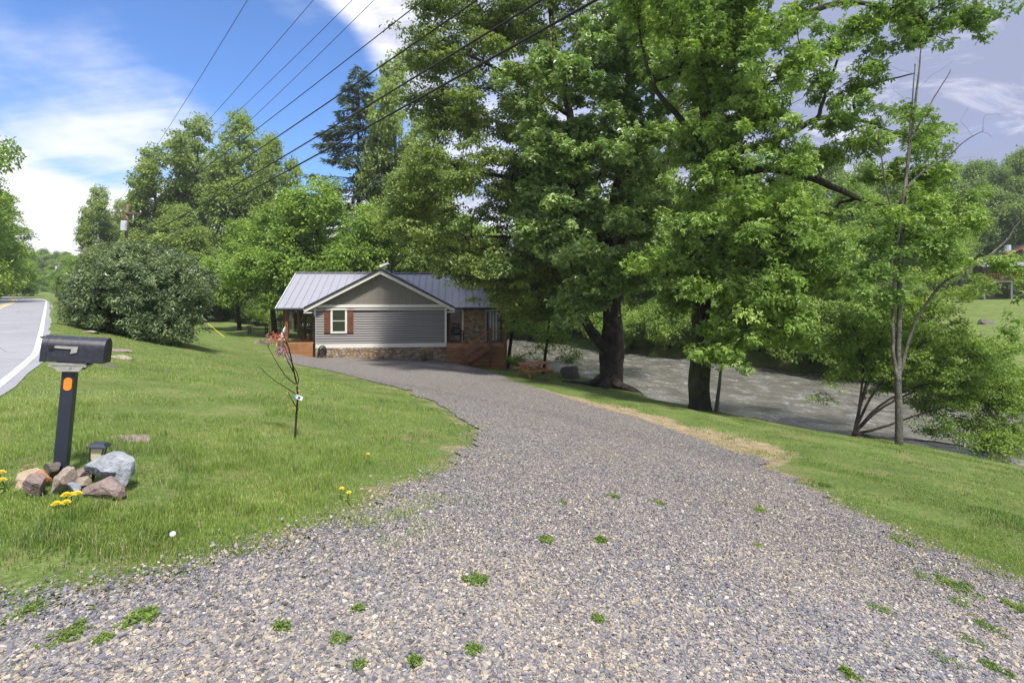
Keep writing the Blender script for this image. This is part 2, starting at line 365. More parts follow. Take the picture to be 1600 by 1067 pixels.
LW[:, 0] += w1; RW[:, 0] += w2
for k in range(1, 12):   # on past the camera to the road
    y_ = LW[len(ys)-1, 1]-k*.55
    LW = np.vstack([LW, [LW[len(ys)-1, 0]+k*.5, y_, 0]]); RW = np.vstack([RW, [RW[len(ys)-1, 0]+k*.1, y_, 0]])
nr = len(LW); KC = 60; cc = np.linspace(0, 1, KC)
DV = LW[:, None, :]*(1-cc)[None, :, None]+RW[:, None, :]*cc[None, :, None]
DV[..., 2] = gh(DV[..., 0], DV[..., 1])+.022
i = (np.arange(nr-1)[:, None]*KC+np.arange(KC-1)[None, :]).ravel()
tag(mk('driveway', DV.reshape(-1, 3), np.stack([i, i+1, i+KC+1, i+KC], 1), M['gravel_bed'], smooth=True), kind='structure')
POLY = np.vstack([LW[:, :2], RW[::-1, :2]])
def inpoly(x, y, poly=POLY):
    c = np.zeros(len(x), bool); j = len(poly)-1
    for i in range(len(poly)):
        xi, yi = poly[i]; xj, yj = poly[j]
        if yi != yj:
            c ^= ((yi > y) != (yj > y)) & (x < (xj-xi)*(y-yi)/(yj-yi)+xi)
        j = i
    return c
# bare dirt strip on the river side of the drive
dp = [(838, 607, 4), (880, 619, 10), (930, 634, 16), (985, 648, 22), (1040, 664, 36), (1090, 681, 46), (1140, 698, 40), (1185, 714, 16), (1200, 722, 4)]
dx = np.linspace(838, 1200, 70); dy = np.interp(dx, [a[0] for a in dp], [a[1] for a in dp]); dw = np.interp(dx, [a[0] for a in dp], [a[2] for a in dp])*.28
dw = dw*(.55+.3*np.sin(dx*.071)*np.sin(dx*.037+1)+.25*np.sin(dx*.19)*np.sin(dx*.083))
A = np.array([gp(a, b+w*.9) for a, b, w in zip(dx, dy, dw)]); B = np.array([gp(a, b-w) for a, b, w in zip(dx, dy, dw)])
Vd = []
for c in np.linspace(0, 1, 5):
    q = A*(1-c)+B*c; q[:, 2] = gh(q[:, 0], q[:, 1])+.03; Vd.append(q)
k = len(dx); i = (np.arange(4)[:, None]*k+np.arange(k-1)[None, :]).ravel()
_c = np.empty(len(GROUND.data.vertices)*3); GROUND.data.vertices.foreach_get('co', _c); _c = _c.reshape(-1, 3); _d = np.zeros(len(_c))
_m = np.where((np.abs(_c[:, 0]) < 25) & (_c[:, 1] > 1) & (_c[:, 1] < 40))[0]; MID = (A+B)/2; HW = np.linalg.norm((A-B)[:, :2], axis=1)*.5+.12
for j in range(len(MID)):
    q_ = 1.25-np.hypot(_c[_m, 0]-MID[j, 0], _c[_m, 1]-MID[j, 1])/(HW[j]+.05); _d[_m] = np.maximum(_d[_m], np.clip(q_*1.4, 0, 1))
for j in range(0, nr, 3):      # thin brown verge along both edges of the gravel
    for E in (LW, RW):
        q_ = .75-np.hypot(_c[_m, 0]-E[j, 0], _c[_m, 1]-E[j, 1])/.7; _d[_m] = np.maximum(_d[_m], np.clip(q_, 0, .5))
_a = GROUND.data.attributes.new('dirt', 'FLOAT', 'POINT'); _a.data.foreach_set('value', _d.astype(np.float32))
DPOLY = np.vstack([A[:, :2], B[::-1, :2]])
# far driveway by the second mailbox
q = [gp(82, 470), gp(98, 472), gp(96, 479), gp(84, 477)]
bx, by = xy(np.array([.1, 5, 5, .1]), np.array([52, 54, 60, 63])); bz = gh(bx, by)+.02
tag(mk('side_path', np.stack([bx, by, bz], 1), np.array([[0, 1, 2, 3]]), M['asphalt']), kind='structure')

# ------------------------------------------------------------------ loose gravel stones
def scatter(N, z0, z1, lat=1.25):
    u = rng.random(N); Z = 1/(1/z0+(1/z1-1/z0)*u); x = (rng.random(N)*2-1)*lat*Z
    return x, Z
def rand_rot(N):
    q = rng.normal(size=(N, 4)); q /= np.linalg.norm(q, axis=1, keepdims=True); w, x, y, z = q.T
    return np.stack([1-2*(y*y+z*z), 2*(x*y-z*w), 2*(x*z+y*w), 2*(x*y+z*w), 1-2*(x*x+z*z), 2*(y*z-x*w), 2*(x*z-y*w), 2*(y*z+x*w), 1-2*(x*x+y*y)], -1).reshape(N, 3, 3)
def stones(x, y, size, name, lift=.022):
    N = len(x); cube = np.array([(a, b, c) for c in (-1, 1) for b in (-1, 1) for a in (-1, 1)], float)
    sh = rng.uniform(.6, 1.2, (N, 8, 1))
    dims = np.stack([size, size*rng.uniform(.55, .95, N), size*rng.uniform(.22, .5, N)], -1)*.5
    V = cube[None]*sh*dims[:, None, :]
    yaw = rng.random(N)*6.283; c, s = np.cos(yaw), np.sin(yaw)
    Vx = V[..., 0]*c[:, None]-V[..., 1]*s[:, None]; Vy = V[..., 0]*s[:, None]+V[..., 1]*c[:, None]
    tx, ty = rng.normal(0, .22, N), rng.normal(0, .22, N)
    Vz = V[..., 2]+Vx*tx[:, None]+Vy*ty[:, None]
    W = np.stack([Vx+x[:, None], Vy+y[:, None], Vz+(gh(x, y)+lift+size*rng.uniform(0, .4, N))[:, None]], -1)
    fc = np.array([(0, 2, 3, 1), (4, 5, 7, 6), (0, 1, 5, 4), (2, 6, 7, 3), (0, 4, 6, 2), (1, 3, 7, 5)])
    Fs = (np.arange(N)[:, None, None]*8+fc[None]).reshape(-1, 4)
    return mk(name, W.reshape(-1, 3), Fs, M['gravel_stone'], attr=np.repeat(np.clip(rng.beta(1.5, 1.9, N), 0, 1), 6))
x, y = scatter(950000, 1.5, 33)
x = np.concatenate([x]); m = inpoly(x+rng.normal(0, .16, len(x)), y+rng.normal(0, .2, len(y))); x, y = x[m], y[m]
size = np.clip(rng.lognormal(math.log(.0092), .38, len(x)), .004, .026)*np.clip(.92+y*.02, 1, 1.5)
tag(stones(x, y, size, 'gravel'), 'loose angular slate and quartz gravel covering the driveway', 'gravel', kind='stuff')

# ------------------------------------------------------------------ grass blades
def blades(x, y, hgt, wid, lean=.5):
    N = len(x); z = gh(x, y); yaw = rng.random(N)*6.283; sx, sy = np.cos(yaw)*wid*.5, np.sin(yaw)*wid*.5
    la = rng.random(N)*6.283; lm = hgt*np.abs(rng.normal(0, lean, N)); lx, ly = np.cos(la)*lm, np.sin(la)*lm
    b0 = np.stack([x-sx, y-sy, z-.005], -1); b1 = np.stack([x+sx, y+sy, z-.005], -1)
    m1 = np.stack([x+sx*.7+lx*.35, y+sy*.7+ly*.35, z+hgt*.6], -1); m0 = np.stack([x-sx*.7+lx*.35, y-sy*.7+ly*.35, z+hgt*.6], -1)
    tp = np.stack([x+lx, y+ly, z+hgt*np.clip(1-.3*(lm/hgt)**2, .4, 1)], -1)
    V = np.stack([b0, b1, m1, m0, tp], 1).reshape(-1, 3); i = np.arange(N)*5
    return V, np.stack([i, i+1, i+2, i+3], 1), np.stack([i+3, i+2, i+4], 1)
HT = rng.random((256, 256))
def vn(x, y, f):
    a = x*f+91.3; b = y*f+37.7; i = np.floor(a).astype(int); j = np.floor(b).astype(int); u = a-i; v = b-j; u = u*u*(3-2*u); v = v*v*(3-2*v)
    g = lambda p, q: HT[p % 256, q % 256]
    return (g(i, j)*(1-u)+g(i+1, j)*u)*(1-v)+(g(i, j+1)*(1-u)+g(i+1, j+1)*u)*v
def fbm(x, y, f): return vn(x, y, f)*.5+vn(x+7, y, f*2.1)*.28+vn(x, y+5, f*4.3)*.22
x, y = scatter(720000, 2.0, 46, 1.15)
n_, s_ = ns(x, y)
pn = (fbm(x, y, .55)-.5)*3.2; pn2 = (fbm(x+40, y, 2.6)-.5)*4
dd = inpoly(x, y); rag = rng.normal(0, .12, len(x))*(1+2.2*(fbm(x, y, 1.6) > .5)); near_d = inpoly(x+rag, y+rng.normal(0, .2, len(y)))
hx, hy = x+11.23, y-31.0
house = (hx > -2.1) & (hx < 11.2) & (hy > -.9) & (hy < 8)
keep = (n_ > .0+road_off(s_)+rng.random(len(x))*.14) & (n_ < edge_n(s_)+.25) & ~near_d & ~house & (~inpoly(x, y, DPOLY) | (fbm(x, y, 1.8)+rng.normal(0, .08, len(x)) > .56))
keep &= rng.random(len(x)) < np.clip(.72+.5*pn+.35*pn2, .10, 1)
bare_ = np.zeros(len(x))
for px_, py_, r_ in [(290, 612, .9), (335, 640, .8), (215, 640, .5), (190, 600, .9), (120, 605, .6), (395, 600, .8), (60, 740, .35), (215, 775, .3), (700, 700, .5), (610, 760, .4), (330, 910, .35), (180, 930, .4), (60, 920, .4), (1250, 735, .6), (1350, 760, .5), (1180, 700, .6), (470, 850, .3), (1290, 690, .7), (1450, 800, .5)]:
    g_ = gp(px_, py_); bare_ = np.maximum(bare_, 1-((x-g_[0])**2+(y-g_[1])**2)/(r_*r_)*(.6+.8*fbm(x, y, 3.1)))
bare_ = np.clip(bare_*1.6, 0, 1); keep &= rng.random(len(x)) > bare_*.82
bare_ = bare_[keep]; x, y, pn, pn2, n_, s_ = x[keep], y[keep], pn[keep], pn2[keep], n_[keep], s_[keep]
right = (x > 0.5)
tuft = np.clip((fbm(x+11, y+3, 1.9)-.56)*9, 0, 1)
hg = rng.uniform(.020, .050, len(x))*(.8+1.2*tuft)*np.where(right, .65, 1)*(1-.4*bare_)
wd = np.maximum(.0045, y*.00085)
V, f4, f3 = blades(x, y, hg, wd)
nr_ = np.clip(.45+.28*pn+.12*pn2+rng.normal(0, .2, len(x))-np.where(right, .27, 0)-.12*tuft, 0, .93); dry = rng.random(len(x)) < .03+.3*bare_+.10*(pn < -.4); nr_[dry] = 1
tag(mk('grass', V, [f4, f3], M['blade'], attr=np.concatenate([nr_, nr_])), 'short spring lawn grass on both sides of the gravel drive', 'grass', kind='stuff')

# ------------------------------------------------------------------ trees
def blob(px, py, Z, rx, ry, rd=None, w=1.0):
    c = P(px, py, Z); a = rx*Z/F; b = ry*Z/F
    return (c, np.array([a, (a if rd is None else rd), b]), w)
def lblob(x, y, z, a, d, b, w=1.0): return (np.array([x, y, z], float), np.array([a, d, b], float), w)
def clump_targets(blobs, n, rg, shell=.55, sub=0, srad=.8):
    w = np.array([b[2]*(b[1][0]*b[1][1]*b[1][2])**(2/3) for b in blobs]); w /= w.sum()
    out = []
    for bi, k in enumerate(rg.multinomial(n, w)):
        c, r, _ = blobs[bi]; d = rg.normal(size=(k, 3)); d /= np.linalg.norm(d, axis=1, keepdims=True)
        rr = rg.random(k)**(1/3)**1; rr = rr**shell
        q = c+d*rr[:, None]*r
        if sub and k:      # gather the clumps round the ends of boughs
            m = max(1, int(round(k/sub))); cen = q[:m]+rg.normal(0, .12, (m, 3))*r; who = rg.integers(0, m, k)
            sz = srad*rg.uniform(.55, 1.3, m)[who][:, None]; q = cen[who]+rg.normal(0, .5, (k, 3))*sz*np.array([1, 1, .5])
        out.append(q)
    return np.vstack(out)
def resample(pts, step=.45):
    pts = np.asarray(pts, float); out = [pts[0]]
    for a, b in zip(pts[:-1], pts[1:]):
        k = max(1, int(np.linalg.norm(b[:3]-a[:3])/step))
        for i in range(1, k+1): out.append(a+(b-a)*i/k)
    return np.array(out)
def smooth_path(pts, it=2):
    pts = np.asarray(pts, float)
    for _ in range(it):
        q = [pts[0]]
        for a, b in zip(pts[:-1], pts[1:]): q += [a*.75+b*.25, a*.25+b*.75]
        q.append(pts[-1]); pts = np.array(q)
    return pts
def skeleton(trunk, limbs, targets, rg, tip=.012, wander=.12, up=.25, maxr=1.0, step=.5, amin=None):
    """trunk/limbs: arrays (k,4) x,y,z,r.  returns chains for tubes and the tip index of each target"""
    pos, par, rad = [], [], []
    for path, isT in [(trunk, True)]+[(l, False) for l in limbs]:
        path = resample(smooth_path(path), .35)
        if isT: start = -1
        else:
            arr = np.array(pos); start = int(np.argmin(np.linalg.norm(arr-path[0][:3], axis=1)))
        prev = start
        for i, q in enumerate(path):
            jit = 0 if isT and i < 3 else rg.normal(0, q[3]*.035+.006, 3)
            pos.append(q[:3]+jit); par.append(prev); rad.append(q[3]); prev = len(pos)-1
    nfix = len(pos); tips = []
    zmin = amin if amin is not None else pos[0][2]+.25*(max(p[2] for p in pos)-pos[0][2])
    arr = np.zeros((nfix+len(targets)*40, 3)); arr[:nfix] = pos; cnt = nfix; ok = np.zeros(len(arr), bool); ok[:nfix] = arr[:nfix, 2] > zmin
    d0 = np.array([np.min(np.linalg.norm(arr[:nfix]-t, axis=1)) for t in targets])
    for ti in np.argsort(d0):
        t = targets[ti]; df = arr[:cnt]-t; d = np.linalg.norm(df, axis=1)
        cost = d+np.maximum(df[:, 2]+.15*d, 0)*.9+np.where(ok[:cnt], 0, 1e6)
        j = int(np.argmin(cost)); a = arr[j]; L = np.linalg.norm(t-a)
        k = max(2, min(14, int(L/step)+1)); ctrl = (a+t)/2+np.array([0, 0, up*L*.5])+rg.normal(0, wander*L, 3); prev = j
        for i in range(1, k+1):
            u = i/k; q = a*(1-u)**2+2*ctrl*u*(1-u)+t*u*u
            if i < k: q = q+rg.normal(0, .035*min(L, 2), 3)
            if cnt >= len(arr): break
            arr[cnt] = q; ok[cnt] = True; par.append(prev); rad.append(0); prev = cnt; cnt += 1
        tips.append(prev)
    pos = arr[:cnt]; par = np.array(par); rad = np.array(rad, float); acc = np.zeros(cnt)
    kids = [[] for _ in range(cnt)]
    for i in range(cnt-1, -1, -1):
        if i >= nfix:
            r = acc[i]**(1/2.3) if acc[i] > 0 else tip
            rad[i] = min(r, maxr)
        if par[i] >= 0: acc[par[i]] += rad[i]**2.3 if i >= nfix else 0; kids[par[i]].append(i)
    for i in range(nfix, cnt):
        if rad[par[i]] < rad[i]: rad[i] = rad[par[i]]*.9
    chains = []; stack = [(-1, 0)]
    roots = [0]; done = set(); todo = [(None, 0)]
    while todo:
        p, i = todo.pop(); ch = [] if p is None else [p]; cur = i
        while True:
            ch.append(cur); ks = kids[cur]
            if not ks: break
            ks = sorted(ks, key=lambda q: -rad[q]); 
            nxt = cur+1 if (cur+1 in ks and cur+1 < nfix) else ks[0]
            for q in ks:
                if q != nxt: todo.append((cur, q))
            cur = nxt
        chains.append(ch)
    return pos, rad, chains
def tubes(pos, rad, chains, flare=0, kbig=14, minr=0.0, z0=None, lump=.0):
    V, Fq = [], []; base = 0
    for ch in chains:
        p = pos[ch]; r = rad[ch].copy()
        if len(ch) < 2: continue
        if p.shape[0] > 1 and r[0] > r[1]*1.3: r[0] = r[1]*1.15
        if r.max() < minr: continue
        k = kbig if r.max() > .12 else (7 if r.max() > .05 else (5 if r.max() > .02 else 3))
        d = np.gradient(p, axis=0); d /= np.linalg.norm(d, axis=1, keepdims=True)+1e-9
        ref = np.array([1., 0, 0]) if abs(d[0][0]) < .8 else np.array([0, 1., 0])
        a = np.zeros_like(p); prev = np.cross(d[0], ref)
        for i in range(len(p)):
            prev = prev-d[i]*prev.dot(d[i]); prev /= np.linalg.norm(prev)+1e-9; a[i] = prev
        b = np.cross(d, a); th = np.arange(k)*2*np.pi/k
        rr = np.repeat(r[:, None], k, 1)
        if k == kbig:
            zz = np.arange(len(p))[:, None]*.35
            rr = rr*(1+.10*np.sin(3*th+zz*.8)+.06*np.sin(5*th+1-zz*1.3)+lump*np.sin(2*th+zz*2.1))
            if flare and z0 is not None:
                h = np.clip((z0+1.1-p[:, 2])/1.1, 0, 1)[:, None]; rr = rr*(1+flare*h**2*(.75+.55*np.sin(5*th+.7)))
        W = p[:, None]+a[:, None]*np.cos(th)[None, :, None]*rr[..., None]+b[:, None]*np.sin(th)[None, :, None]*rr[..., None]
        V.append(W.reshape(-1, 3)); n = len(p)
        i = (np.arange(n-1)[:, None]*k+np.arange(k)[None]); j = (np.arange(n-1)[:, None]*k+(np.arange(k)+1)[None] % k)
        Fq.append(np.stack([i, j, j+k, i+k], -1).reshape(-1, 4)+base); base += n*k
    return np.vstack(V), np.vstack(Fq)
def leaves(cent, crad, per, size, rg, flat=.45, upness=.8, lobes=1, aspect=.5, outc=None, droop=.2, rb=None, fold=.25, even=False):
    """a kite-shaped, folded leaf per face, gathered in clumps"""
    n = len(cent); cnt = rg.poisson(per, n); idx = np.repeat(np.arange(n), cnt); N = len(idx)
    d = rg.normal(size=(N, 3)); d /= np.linalg.norm(d, axis=1, keepdims=True); rr = rg.random(N)**.45
    sc_ = crad*rg.uniform(.65, 1.35, n)[idx]
    tilt = rg.normal(0, .3, (n, 2))[idx]
    off = d*rr[:, None]*sc_[:, None]; off[:, 2] = off[:, 2]*flat+off[:, 0]*tilt[:, 0]*.6+off[:, 1]*tilt[:, 1]*.6-.28*(off[:, 0]**2+off[:, 1]**2)/np.maximum(sc_, .01)*.8
    p = cent[idx]+off
    nrm = rg.normal(size=(N, 3))*.55; nrm[:, 2] += upness; nrm += d*.35; nrm /= np.linalg.norm(nrm, axis=1, keepdims=True)
    t = rg.normal(size=(N, 3))+off/np.maximum(sc_, .01)[:, None]*1.0; t[:, 2] -= droop*2; t -= nrm*np.sum(t*nrm, 1)[:, None]; t /= np.linalg.norm(t, axis=1, keepdims=True)+1e-9
    b = np.cross(nrm, t); L = size*rg.uniform(.6, 1.25, N)
    Vs = []; angs = [0] if lobes == 1 else [-.95, 0, .95]
    for an in angs:
        tt = t*math.cos(an)+b*math.sin(an); bb = np.cross(nrm, tt); l = L*(1 if an == 0 else .78)
        w = l*aspect*.5
        q0 = p; q1 = p+tt*(l*.5)[:, None]+bb*w[:, None]+nrm*(w*fold)[:, None]; q3 = p+tt*(l*.5)[:, None]-bb*w[:, None]+nrm*(w*fold)[:, None]
        q2 = p+tt*l[:, None]-nrm*(l*.15)[:, None]
        Vs.append(np.stack([q0, q1, q2, q3], 1))
    V = np.concatenate(Vs, 0).reshape(-1, 3); Fs = np.arange(len(V)).reshape(-1, 4)
    cl = rg.normal(0, .14, n)[idx]+rg.normal(0, .17, N)+.47
    if rb is not None: cl = cl+rb
    return V, Fs, np.tile(np.clip(cl, 0, 1), len(angs))
def tree(name, label, cat, trunk, limbs, blobs, nclump, crad, per, size, leaf, bark, seed=1, group=None, lobes=1, aspect=.5, flat=.45,
         droop=.2, tip=.012, wander=.12, up=.25, flare=.4, bare=None, shell=.55, upness=.8, minr=0.0, amin=None, step=.5, lump=.05, kb=14, maxr=1.0, sub=9, srad=.8):
    rg = np.random.default_rng(seed); trunk = np.array(trunk, float); base = trunk[0][:3].copy()
    root = empty(name, base, 0, label, cat, group)
    tg = clump_targets(blobs, nclump, rg, shell, sub, srad); allt = tg
    if bare is not None: allt = np.vstack([tg, bare])
    pos, rad, ch = skeleton(trunk, [np.array(l, float) for l in limbs], allt, rg, tip, wander, up, amin=amin, step=step, maxr=maxr)
    V, Fq = tubes(pos, rad, ch, flare, kb, minr, base[2], lump)
    mk('trunk', V-base, Fq, M[bark], root, smooth=True)
    V, Fl, at_ = leaves(tg, crad, per, size, rg, flat, upness, lobes, aspect, droop=droop)
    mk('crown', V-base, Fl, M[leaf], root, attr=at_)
    return root
def tp(px, py, Z, r): q = P(px, py, Z); return (q[0], q[1], q[2], r)

def forest_proto(name, h, rad, kind, seed, leaf, bark, lsize, nl, label, cat):
    """a free-standing tree at the origin; copies share its meshes"""
    rg = np.random.default_rng(seed)
    if kind == 'broad':
        tr = [(0, 0, -.4, h*.020), (rg.normal(0, .2), rg.normal(0, .2), h*.3, h*.016), (rg.normal(0, .4), rg.normal(0, .4), h*.62, h*.010), (rg.normal(0, .5), rg.normal(0, .5), h*.93, h*.003)]
        bl = [lblob(rg.normal(0, rad*.12), rg.normal(0, rad*.12), h*.62, rad*.62, rad*.62, h*.3)]
        for i in range(11):
            a = i*2.4+rg.random(); rr = rad*rg.uniform(.4, .82); hh = h*rg.uniform(.30, .86); rr *= 1.1-max(0, hh/h-.6)*1.6
            bl.append(lblob(rr*math.cos(a), rr*math.sin(a), hh, rad*rg.uniform(.24, .40), rad*rg.uniform(.24, .4), h*rg.uniform(.07, .12), 1.3))
        bl.append(lblob(0, 0, h*.93, rad*.3, rad*.3, h*.09, 1.2))
        n = int(nl/42); cr = rad*.17
    elif kind == 'full':
        tr = [(0, 0, -.4, h*.018), (0, .2, h*.4, h*.013), (0, 0, h*.9, h*.003)]; bl = []
        for i in range(44):
            a = i*2.4+rg.random()*.5; u = i/43; hh = h*(.05+.87*u); R_ = rad*(.80 if u < .5 else .80-.62*(u-.5)/.5); rr = R_*rg.uniform(.75, 1.0)
            bl.append(lblob(rr*math.cos(a), rr*math.sin(a), hh, rad*rg.uniform(.2, .34), rad*rg.uniform(.2, .34), h*rg.uniform(.05, .085)))
        bl.append(lblob(0, 0, h*.5, rad*.6, rad*.6, h*.42, .6)); bl.append(lblob(0, 0, h*.93, rad*.25, rad*.25, h*.07))
        n = int(nl/42); cr = rad*.15
    elif kind == 'low':
        tr = [(0, 0, -.3, h*.03), (.2, 0, h*.3, h*.02), (0, .2, h*.8, h*.005)]
        bl = [lblob(0, 0, h*.5, rad*.8, rad*.8, h*.42)]
        for i in range(9):
            a = i*2.4; bl.append(lblob(rad*.65*math.cos(a), rad*.65*math.sin(a), h*rg.uniform(.2, .72), rad*.35, rad*.35, h*.2, 1.3))
        n = int(nl/42); cr = rad*.17
    root = empty(name, (0, 0, 0), 0, label, cat)
    tg = clump_targets(bl, n, rg, .7)
    pos, rd, ch = skeleton(np.array(tr), [], tg[:n//2], rg, .012, .1, .3, step=1.2)
    V, Fq = tubes(pos, rd, ch, .2, 8, .014, 0, .0)
    mk('trunk', V, Fq, M[bark], root, smooth=True)
    V, Fl, a_ = leaves(tg, cr, 42, lsize, rg, .6, .55, 1, .62)
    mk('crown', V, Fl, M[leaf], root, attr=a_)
    return root
def conifer(name, h, rad, seed, label, cat, base=(0, 0, 0), sparse=1.0, leaf='pine', zlow=.12, nlay=46):
    rg = np.random.default_rng(seed); root = empty(name, base, 0, label, cat)
    pos = [(0, 0, z) for z in np.linspace(-.3, h, 24)]; V0, F0 = [], []
    mb = MB().tube(pos, [max(.02, h*.012*(1-i/23)**.8) for i in range(24)], 8)
    P_, T_ = [], []
    for i in range(nlay):
        u = i/(nlay-1); z = h*(zlow+(1-zlow)*u**.92); R_ = rad*(1-u)**.72*rg.uniform(.72, 1.1)+.15; nb = int(5+3*rg.random())
        for j in range(nb):
            a = rg.random()*6.283; L = R_*rg.uniform(.6, 1.08); up_ = .30*(u-.35)
            q = [np.array([math.cos(a)*L*t, math.sin(a)*L*t, z+L*(up_*t-.22*t*t+.10*t**3)]) for t in np.linspace(0, 1, 6)]
            mb.tube(q, [max(.008, .012*L*(1-t)) for t in np.linspace(0, 1, 6)], 3, False)
            m = int(46*L*sparse)
            for _ in range(1):
                t = rg.random(m)**.5; seg = np.array(q); fi = t*5; k = np.minimum(fi.astype(int), 4); fr = (fi-k)[:, None]
                pp = seg[k]*(1-fr)+seg[k+1]*fr; side = np.array([-math.sin(a), math.cos(a), 0]); w = rg.normal(0, .16, m)*L*(1.1-t)
                pp = pp+side[None]*w[:, None]+rg.normal(0, .05, (m, 3)); pp[:, 2] -= np.abs(w)*.3
                P_.append(pp); T_.append(np.array([math.cos(a), math.sin(a), -.2])[None]+side[None]*np.sign(w)[:, None]*.8+rg.normal(0, .35, (m, 3)))
    mb.build('trunk', M['bark_dark'], root, smooth=True)
    p = np.vstack(P_); t = np.vstack(T_); t /= np.linalg.norm(t, axis=1, keepdims=True); N = len(p)
    nrm = rg.normal(0, .35, (N, 3)); nrm[:, 2] += 1; b = np.cross(nrm, t); b /= np.linalg.norm(b, axis=1, keepdims=True)
    L = h*.022*rg.uniform(.6, 1.4, N); w = L*.12
    V = np.stack([p, p+t*(L*.5)[:, None]+b*w[:, None], p+t*L[:, None]-np.array([0, 0, 1])*(L*.15)[:, None], p+t*(L*.5)[:, None]-b*w[:, None]], 1).reshape(-1, 3)
    mk('crown', V, np.arange(len(V)).reshape(-1, 4), M[leaf], root, attr=np.clip(rg.normal(.5, .25, N), 0, 1))
    return root

# --- the big fork-trunked tree on the bank
b1 = gp(950, 604); Z1 = b1[1]
tree('riverbank_tree', 'large tree with a thick forked trunk and spreading roots beside the boulder', 'tree',
     [(b1[0], b1[1], b1[2]-.3, .44), tp(951, 560, Z1, .40), tp(954, 510, Z1, .41), tp(957, 470, Z1, .36), tp(950, 380, Z1-.3, .33), tp(975, 240, Z1, .24), tp(985, 90, Z1+.3, .15), tp(990, -60, Z1, .09)],
     [[tp(948, 548, Z1, .24), tp(925, 520, Z1-.4, .22), tp(902, 478, Z1-.9, .19), tp(893, 430, Z1-1.5, .15), tp(880, 330, Z1-2.2, .10), tp(860, 220, Z1-2.6, .06)],
      [(b1[0]-.2, b1[1]-.1, b1[2]+.45, .26), (b1[0]-.7, b1[1]-.2, gz(b1[0]-.7, b1[1]-.2)+.12, .18), (b1[0]-1.4, b1[1]-.3, gz(b1[0]-1.4, b1[1]-.3)+.03, .12), (b1[0]-2.3, b1[1]-.2, gz(b1[0]-2.3, b1[1]-.2)-.05, .06)],
      [(b1[0]+.1, b1[1]-.2, b1[2]+.4, .24), (b1[0]+.5, b1[1]-.7, gz(b1[0]+.5, b1[1]-.7)+.10, .16), (b1[0]+1.0, b1[1]-1.3, gz(b1[0]+1, b1[1]-1.3), .10), (b1[0]+1.5, b1[1]-1.9, gz(b1[0]+1.5, b1[1]-1.9)-.08, .05)],
      [(b1[0]-.1, b1[1]-.2, b1[2]+.4, .24), (b1[0]-.3, b1[1]-.8, gz(b1[0]-.3, b1[1]-.8)+.06, .15), (b1[0]-.8, b1[1]-1.4, gz(b1[0]-.8, b1[1]-1.4)-.04, .07)],
      [tp(958, 480, Z1, .24), tp(985, 430, Z1+.2, .2), tp(1020, 330, Z1+.4, .15), tp(1060, 180, Z1+.4, .10)],
      [tp(955, 420, Z1-.3, .16), tp(920, 340, Z1-1.5, .12), tp(870, 250, Z1-2.5, .08), tp(830, 180, Z1-2.8, .04)]],
     [blob(880, 160, Z1-3, 90, 75), blob(960, 110, Z1-3, 80, 60), blob(850, 250, Z1-3.2, 60, 55), blob(925, 230, Z1-3.5, 85, 50), blob(1000, 210, Z1-3.2, 70, 60),
      blob(870, 340, Z1-3.4, 75, 40), blob(940, 330, Z1-3.8, 80, 45), blob(1010, 320, Z1-3.3, 55, 60), blob(850, 400, Z1-3.3, 55, 32), blob(925, 410, Z1-3.8, 80, 40), blob(990, 420, Z1-3.4, 50, 40),
      blob(915, 465, Z1-3.2, 45, 25), blob(820, 195, Z1-2.8, 40, 28), blob(1000, 60, Z1-2.5, 90, 55), blob(905, 500, Z1-3.2, 18, 28, w=.7), blob(1040, -40, Z1-2.5, 90, 50)],
     1250, .40, 52, .18, 'sycamore', 'bark', 3, sub=8, srad=.85, lobes=3, aspect=.55, flat=.6, flare=1.0, lump=.10, wander=.16, up=.1)
